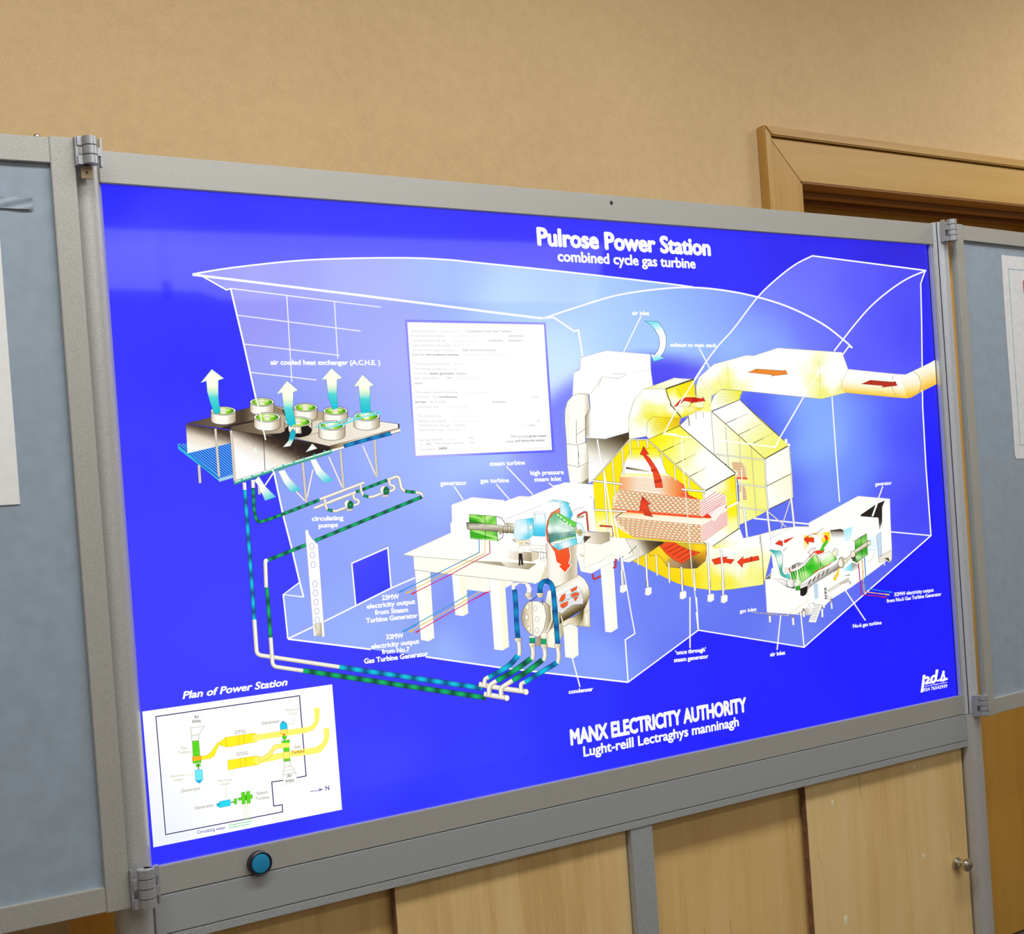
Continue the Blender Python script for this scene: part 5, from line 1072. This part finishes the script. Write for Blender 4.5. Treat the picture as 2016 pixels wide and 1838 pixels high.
for a in (('air cooled heat exchanger (A.C.H.E. )', 532.4, 717.5, 749, 718, 9.5), ('circulating', 614, 1025, 676.5, 1022.9, 8.8), ('pumps', 627.4, 1038.4, 665.8, 1036.6, 8.8),
          ('23MW', 752, 1181, 786, 1178, 9.2), ('electricity output', 722, 1198, 818, 1187.8, 9.2), ('from Steam', 738, 1210, 803.8, 1203.8, 9.2), ('Turbine Generator', 720.6, 1226, 822.8, 1215, 9.2),
          ('32MW', 760.4, 1258, 794.7, 1255, 9.2), ('electricity output', 730.7, 1277, 826, 1266, 9.2), ('from No.7', 752, 1287.2, 806.8, 1281.8, 9.2), ('Gas Turbine Generator', 717, 1306, 843, 1290.4, 9.6),
          ('steam turbine', 964, 916.6, 1034, 914, 8.4), ('high pressure', 1044, 935, 1110, 933, 8.6), ('steam inlet', 1052, 947.6, 1105.6, 945.8, 8.4), ('gas turbine', 945.7, 950, 1002.3, 949, 8.4), ('generator', 866.8, 955, 919, 954, 8.4),
          ('air inlet', 1244.6, 619.5, 1279, 620.5, 8), ('exhaust to main stack', 1319.5, 682, 1411.5, 683.2, 7.4),
          ('generator', 1723, 956, 1755.8, 953.4, 7), ('32MW electricity output', 1760.8, 1173.4, 1838.3, 1164, 7), ('from No.6 Gas Turbine Generator', 1746.2, 1186, 1853.6, 1172, 7), ('gas inlet', 1456.4, 1206.3, 1489.8, 1201.8, 7),
          ('air inlet', 1516.4, 1291.7, 1546.3, 1287.7, 7.4), ('No.6 gas turbine', 1679.4, 1235.6, 1735.7, 1228.2, 7), ('condenser', 1119.6, 1365.5, 1167.9, 1359.3, 8), ("'once through'", 1330, 1288.6, 1390, 1281.8, 8), ('steam generator', 1327, 1303.2, 1395, 1294.8, 8)):
    begin('caption'); tx(*a, B_ if a[5] > 7.2 else 0.03); end(PANEL)
begin('plan_heading', 'white italic heading')
tx('Plan of Power Station', 359.3, 1375.5, 566.6, 1348.3, 14, 0.034, 'ffffff', 0.25)
end(PANEL)
crop(1780, 1280, 11.2)
begin('designer_logo', 'white designer logo and telephone number')
poly('412,542 470,534 432,838 374,846', W8); poly('372,850 430,842 422,918 362,930', W8)
line('462,618 488,598 518,592 538,606 540,640 520,675 486,712 470,735', 4.4, W8)
line('468,738 520,722 580,702 625,672', 3.4, W8)
line('700,560 655,562 618,590 600,640 604,690 634,706 668,684 692,640', 4.6, W8); poly('697,424 758,418 722,650 744,660 770,655 770,672 720,684 690,680 672,640', W8)
line('730,672 790,652 820,622 848,540 872,462', 3.8, W8); poly('838,462 868,440 892,452 896,470 890,520 908,590 906,640 880,660 850,640 872,610 868,560 858,520', W8); line('796,656 850,664 905,640 958,618', 4.2, W8)
line('455,742 640,710', 1.2, W8)
text('pencroft design solutions', (458, 802), (950, 712), 30, 'f0f0ff', 0.02); text('024 76542939', (432, 905), (955, 812), 70, W8, 0.02)
end(PANEL)

# ---- plan of the power station, lower left
crop(260, 1320, 4.582)
begin('station_plan', 'white inset plan with yellow ducts and green turbines')
poly('92,368 1805,122 1895,1252 193,1593', IDW([(92,368,'ffffff'),(1805,122,'ffffff'),(1895,1252,'ffffff'),(193,1593,'f0f6ff'),(130,1100,'f8faff'),(800,1400,'ffffff'),(500,900,'ffffff'),(250,1540,'f0f6ff')], 3), L=30)
NV = '1c1464'
line('1485,965 1570,948 1510,225 215,413 303,1477 1358,1272 1355,1208 1278,1220 1260,1003 1362,988', 1.9, NV)
OL = 'e8b418'; YL = 'fff41c'; YP = 'fff870'
def pl_(s, c, o=OL, w_=0.6): poly(s, c, o, w_)
pl_('1090,582 1200,565 1600,505 1640,470 1650,415 1640,340 1690,330 1692,400 1680,470 1640,530 1570,560 1090,632', YP, 'fdf490')
pl_('1110,790 1240,760 1370,735 1660,690 1715,650 1735,600 1728,520 1775,515 1780,590 1760,660 1700,735 1640,748 1430,775 1380,785 1130,840', YP, 'fdf490')
pl_('1180,775 1230,740 1280,670 1360,655 1420,650 1420,690 1310,700 1285,715 1250,775 1180,815 1145,820 1145,775', YP, OL)
pl_('620,772 680,762 715,730 770,650 795,640 840,602 960,582 1010,574 1110,562 1120,570 1125,640 1010,660 960,672 850,690 800,672 785,665 740,770 700,792 625,802', YL)
lines(['960,582 965,672', '1008,576 1015,662', '840,604 852,688', '1090,566 1094,640', '790,642 806,672'], 0.8, 'e0a818')
pl_('1090,580 1130,575 1130,636 1095,640', YP, YP)
pl_('862,808 975,790 1020,782 1130,766 1140,768 1145,845 1030,865 980,872 868,895', YL); lines(['972,790 980,872', '1018,783 1028,864', '1105,770 1110,850'], 0.8, 'e0a818'); pl_('1105,780 1140,772 1143,835 1110,840', YP, YP)
GR = '5cdc14'; GO = '389010'
pl_('543,638 602,632 612,765 550,770', GR, GO); pl_('548,815 622,805 624,828 550,836', GR, GO); pl_('575,842 616,838 616,862 578,868', GR, GO); line('596,838 600,890', 2.0, '2c7c10'); pl_('542,775 622,765 625,805 545,815', 'fcc418', 'e06010'); line('550,795 620,786', 0.9, 'e08018')
pl_('566,895 634,890 640,985 572,992', '70ecfc', '30b8d8'); pl_('575,990 635,984 610,1014 595,1012', '18b8e8', '1888c0')
line('528,515 652,500 600,575 538,585 528,515', 0.8, 'a8a060'); line('538,585 540,635 603,628 600,575', 0.8, 'a8a060'); line('530,390 640,378 648,480', 0.5, 'ecead0')
text('Air', (560, 430), (606, 425), 28, '5c5440', 0.01); text('Inlet', (546, 470), (622, 462), 28, '5c5440', 0.01)
pl_('1355,590 1392,586 1395,612 1357,618', GR, GO); pl_('1350,632 1420,622 1422,648 1352,656', GR, GO); pl_('1365,695 1418,688 1418,725 1368,730', GR, GO); pl_('1368,795 1425,788 1426,810 1370,816', GR, GO); line('1375,612 1376,632', 1.6, '2c7c10')
pl_('1335,480 1345,470 1385,465 1397,478 1402,522 1338,530', '20ccf0', '1890c0'); poly('1342,470 1360,450 1385,466', '1898c8'); pl_('1336,535 1403,526 1405,565 1340,572', 'fdf060', 'e8b020'); poly('1355,572 1385,570 1370,588', 'e04010')
pl_('1350,655 1420,650 1422,690 1352,694', YP, YP); pl_('1362,735 1420,728 1422,790 1366,794', YP, OL)
line('1368,820 1428,812 1432,860 1374,868 1368,820', 0.8, 'a8a060'); line('1374,868 1362,905 1475,885 1432,860', 0.7, 'b8b080'); line('1362,905 1364,938 1478,915 1440,885', 0.7, '9c9870'); line('1362,945 1480,925 1485,1000 1368,1025 1362,945', 0.5, 'c8c4a0')
text('Air', (1400, 962), (1444, 955), 28, '5c5440', 0.01); text('Inlet', (1390, 1008), (1462, 996), 28, '5c5440', 0.01)
pl_('985,1098 1018,1092 1022,1200 992,1204', GR, GO); pl_('1030,1090 1062,1084 1064,1118 1085,1118 1086,1150 1066,1155 1068,1190 1036,1196', GR, GO); pl_('1018,1122 1030,1120 1032,1165 1020,1168', '48c010', GO)
pl_('920,1155 944,1150 946,1200 924,1204', GR, GO); pl_('955,1148 985,1142 986,1165 958,1170', GR, GO); line('890,1188 925,1180', 2.2, '2c8c10')
pl_('790,1178 885,1160 888,1215 792,1235', '20dcf4', '1898c0'); pl_('762,1200 790,1188 792,1230 766,1222', '20c4e8', '1888b0')
for x in (1005, 1020, 1040, 1062): line([(x, 1205), (x+3, 1330)], 0.7, 'f0eca0')
for x in (1020, 1038, 1052, 1070): line([(x, 1330), (x, 1342)], 1.6, '60c020')
line('1000,1205 1075,1195', 0.7, 'e8e4a0'); line('870,1395 1080,1355', 1.3, '58dc90'); line('870,1418 1068,1380', 1.3, '58dc90')
olv, gry = 'c8bc70', '948c6c'
text('OTSG', (928, 572), (1026, 558), 30, gry, 0.0); text('OTSG', (945, 770), (1043, 756), 30, gry, 0.0)
text('Gas', (442, 710), (496, 703), 24, olv, 0.0); text('Turbine', (418, 750), (528, 738), 24, olv, 0.0)
text('Generator', (445, 1098), (620, 1070), 29, '9c9460', 0.0); text('Generator', (567, 1252), (740, 1222), 29, '8c8458', 0.0); text('Generator', (1170, 487), (1333, 465), 29, '8c8458', 0.0)
text('Electricity', (350, 962), (478, 945), 20, olv, 0.0); text('Output', (375, 998), (460, 984), 20, olv, 0.0); text('Electricity', (778, 1003), (900, 988), 20, olv, 0.0); text('Output', (803, 1036), (882, 1022), 20, olv, 0.0)
text('Electricity', (1390, 366), (1503, 352), 20, olv, 0.0); text('Output', (1412, 400), (1490, 390), 20, 'd8d098', 0.0)
text('Gas', (1462, 702), (1522, 694), 28, '9c8c50', 0.0); text('Turbine', (1438, 752), (1556, 736), 30, 'b85c18', 0.008)
text('Steam', (1125, 1120), (1225, 1104), 28, gry, 0.0); text('Turbine', (1118, 1168), (1238, 1150), 28, gry, 0.0)
lines(['490,945 568,936', '845,1040 848,1155', '1400,482 1458,474 1458,420'], 0.7, 'e0d478')
text('Circulating water', (588, 1470), (845, 1424), 28, '3c34b4', 0.008)
text('N', (1746, 1080), (1780, 1074), 40, '2c24a0', 0.012); line('1605,1088 1700,1078', 1.1, '4038a8'); poly('1680,1062 1725,1068 1680,1088 1692,1075', '4c44a0')
end(PANEL)
# ---------------------------------------------------------------- cabinet under the board
cb = empty('cabinet', (0.92, 0.2, 0), 'low cabinet with four birch sliding doors under the blue board', 'cabinet')
KY = -0.012
co = [box('track_rail', 0.0, 1.855, KY, 0.05, 0.9505, 1.0072, M_ALUC, bevel=0.0008),
      box('track_lip', 0.0, 1.855, KY-0.001, 0.0, 0.9365, 0.9493, M_ALUC, bevel=0.0006),
      box('track_channel', 0.0, 1.855, 0.03, 0.05, 0.92, 0.9495, M_ALUC, bevel=0),
      box('mullion', 0.8905, 0.9425, KY+0.001, 0.045, 0.04, 0.9493, M_ALUC, bevel=0.001),
      box('plinth', 0.0, 1.855, 0.01, 0.4, 0.0, 0.07, M_GROOVE),
      box('bottom_rail', 0.0, 1.855, KY, 0.05, 0.07, 0.105, M_ALUC, bevel=0.001),
      box('side_panel', -0.004, 0.012, 0.032, 0.42, 0.07, 0.983, M_DOOR),
      box('side_panel', 1.83, 1.845, 0.034, 0.42, 0.07, 0.983, M_DOOR),
      box('back_panel', 0.012, 1.83, 0.40, 0.42, 0.07, 0.983, M_BIRCH),
      box('cabinet_top', -0.004, 1.845, 0.052, 0.42, 0.984, 0.9995, M_BIRCH)]
adopt(cb, *co, *low)
def slide(x0, x1, y0, y1, mat):
    d = box('sliding_door', x0, x1, y0, y1, 0.105, 0.944, mat, bevel=0.001)
    adopt(cb, d); return d
slide(0.004, 0.440, 0.0200, 0.0290, M_BIRCH2)
d2 = slide(0.4035, 0.8895, 0.0020, 0.0120, M_BIRCH)
slide(0.9435, 1.380, 0.0200, 0.0290, M_BIRCH2)
d4 = slide(1.3545, 1.8500, 0.0020, 0.0120, M_BIRCH)
for d, x in ((d2, 0.4015), (d4, 1.3525)):
    e = box('edge_strip', x, x+0.002, 0.0005, 0.0125, 0.105, 0.944, M_PLYEDGE, bevel=0); adopt(d, e)
kn = Matrix.Translation((1.806, 0.002, 0.684)) @ Matrix.Rotation(math.pi/2, 4, 'X')
k = lathe('knob', [(0, 0), (0.0125, 0), (0.0135, 0.003), (0.0125, 0.006), (0.0075, 0.009), (0.0065, 0.016), (0.0105, 0.021), (0.0138, 0.027), (0.0136, 0.033), (0.009, 0.0375), (0, 0.039)], kn, M_CHROME); adopt(d4, k)
for x, z, s in ((1.447, 0.640, 0.006), (1.432, 0.885, 0.004), (1.70, 0.72, 0.004), (1.69, 0.915, 0.004)):   # dabs of dried filler
    f_ = lathe('filler_dab', [(0, 0.0005), (s*0.6, 0.0004), (s, 0)], Matrix.Translation((x, 0.002, z)) @ Matrix.Rotation(math.pi/2, 4, 'X') @ Matrix.Diagonal((0.9, 1.6, 1, 1)), M_FILL, n=14); adopt(d4, f_)
# notice on the right wing with its printed border
nt_ = empty('paper_notice', LR(0.19, 0.0, 1.565), 'white paper notice with thin blue border on the right wing', 'paper')
bm = bmesh.new(); v0_ = 0.0063
pts = [(0.1900, 2.0405), (0.62, 2.0405), (0.62, 1.566), (0.1965, 1.566), (0.192, 1.573), (0.1925, 1.70), (0.1895, 1.86)]
a = [bm.verts.new(LR(u, v0_, z)) for u, z in pts]; b = [bm.verts.new(LR(u, v0_+0.0007, z)) for u, z in pts]
for i in range(len(pts)): bm.faces.new((a[i], a[(i+1) % len(pts)], b[(i+1) % len(pts)], b[i]))
bm.faces.new(a); bm.faces.new(b[::-1]); bmesh.ops.recalc_face_normals(bm, faces=bm.faces)
adopt(nt_, finish('paper', bm, M_PAPER2))
bm = bmesh.new()
def strip(u0, u1, z0, z1):
    bm.faces.new([bm.verts.new(LR(u, v0_-0.0003, z)) for u, z in ((u0, z0), (u1, z0), (u1, z1), (u0, z1))])
strip(0.215, 0.2168, 1.597, 2.0105); strip(0.2168, 0.59, 2.0088, 2.0105); strip(0.2168, 0.59, 1.597, 1.5988)
adopt(nt_, finish('printed_border', bm, M_BLINE))
bm = bmesh.new(); strip(0.273, 0.34, 1.955, 1.985); adopt(nt_, finish('printed_heading', bm, M_REDP))
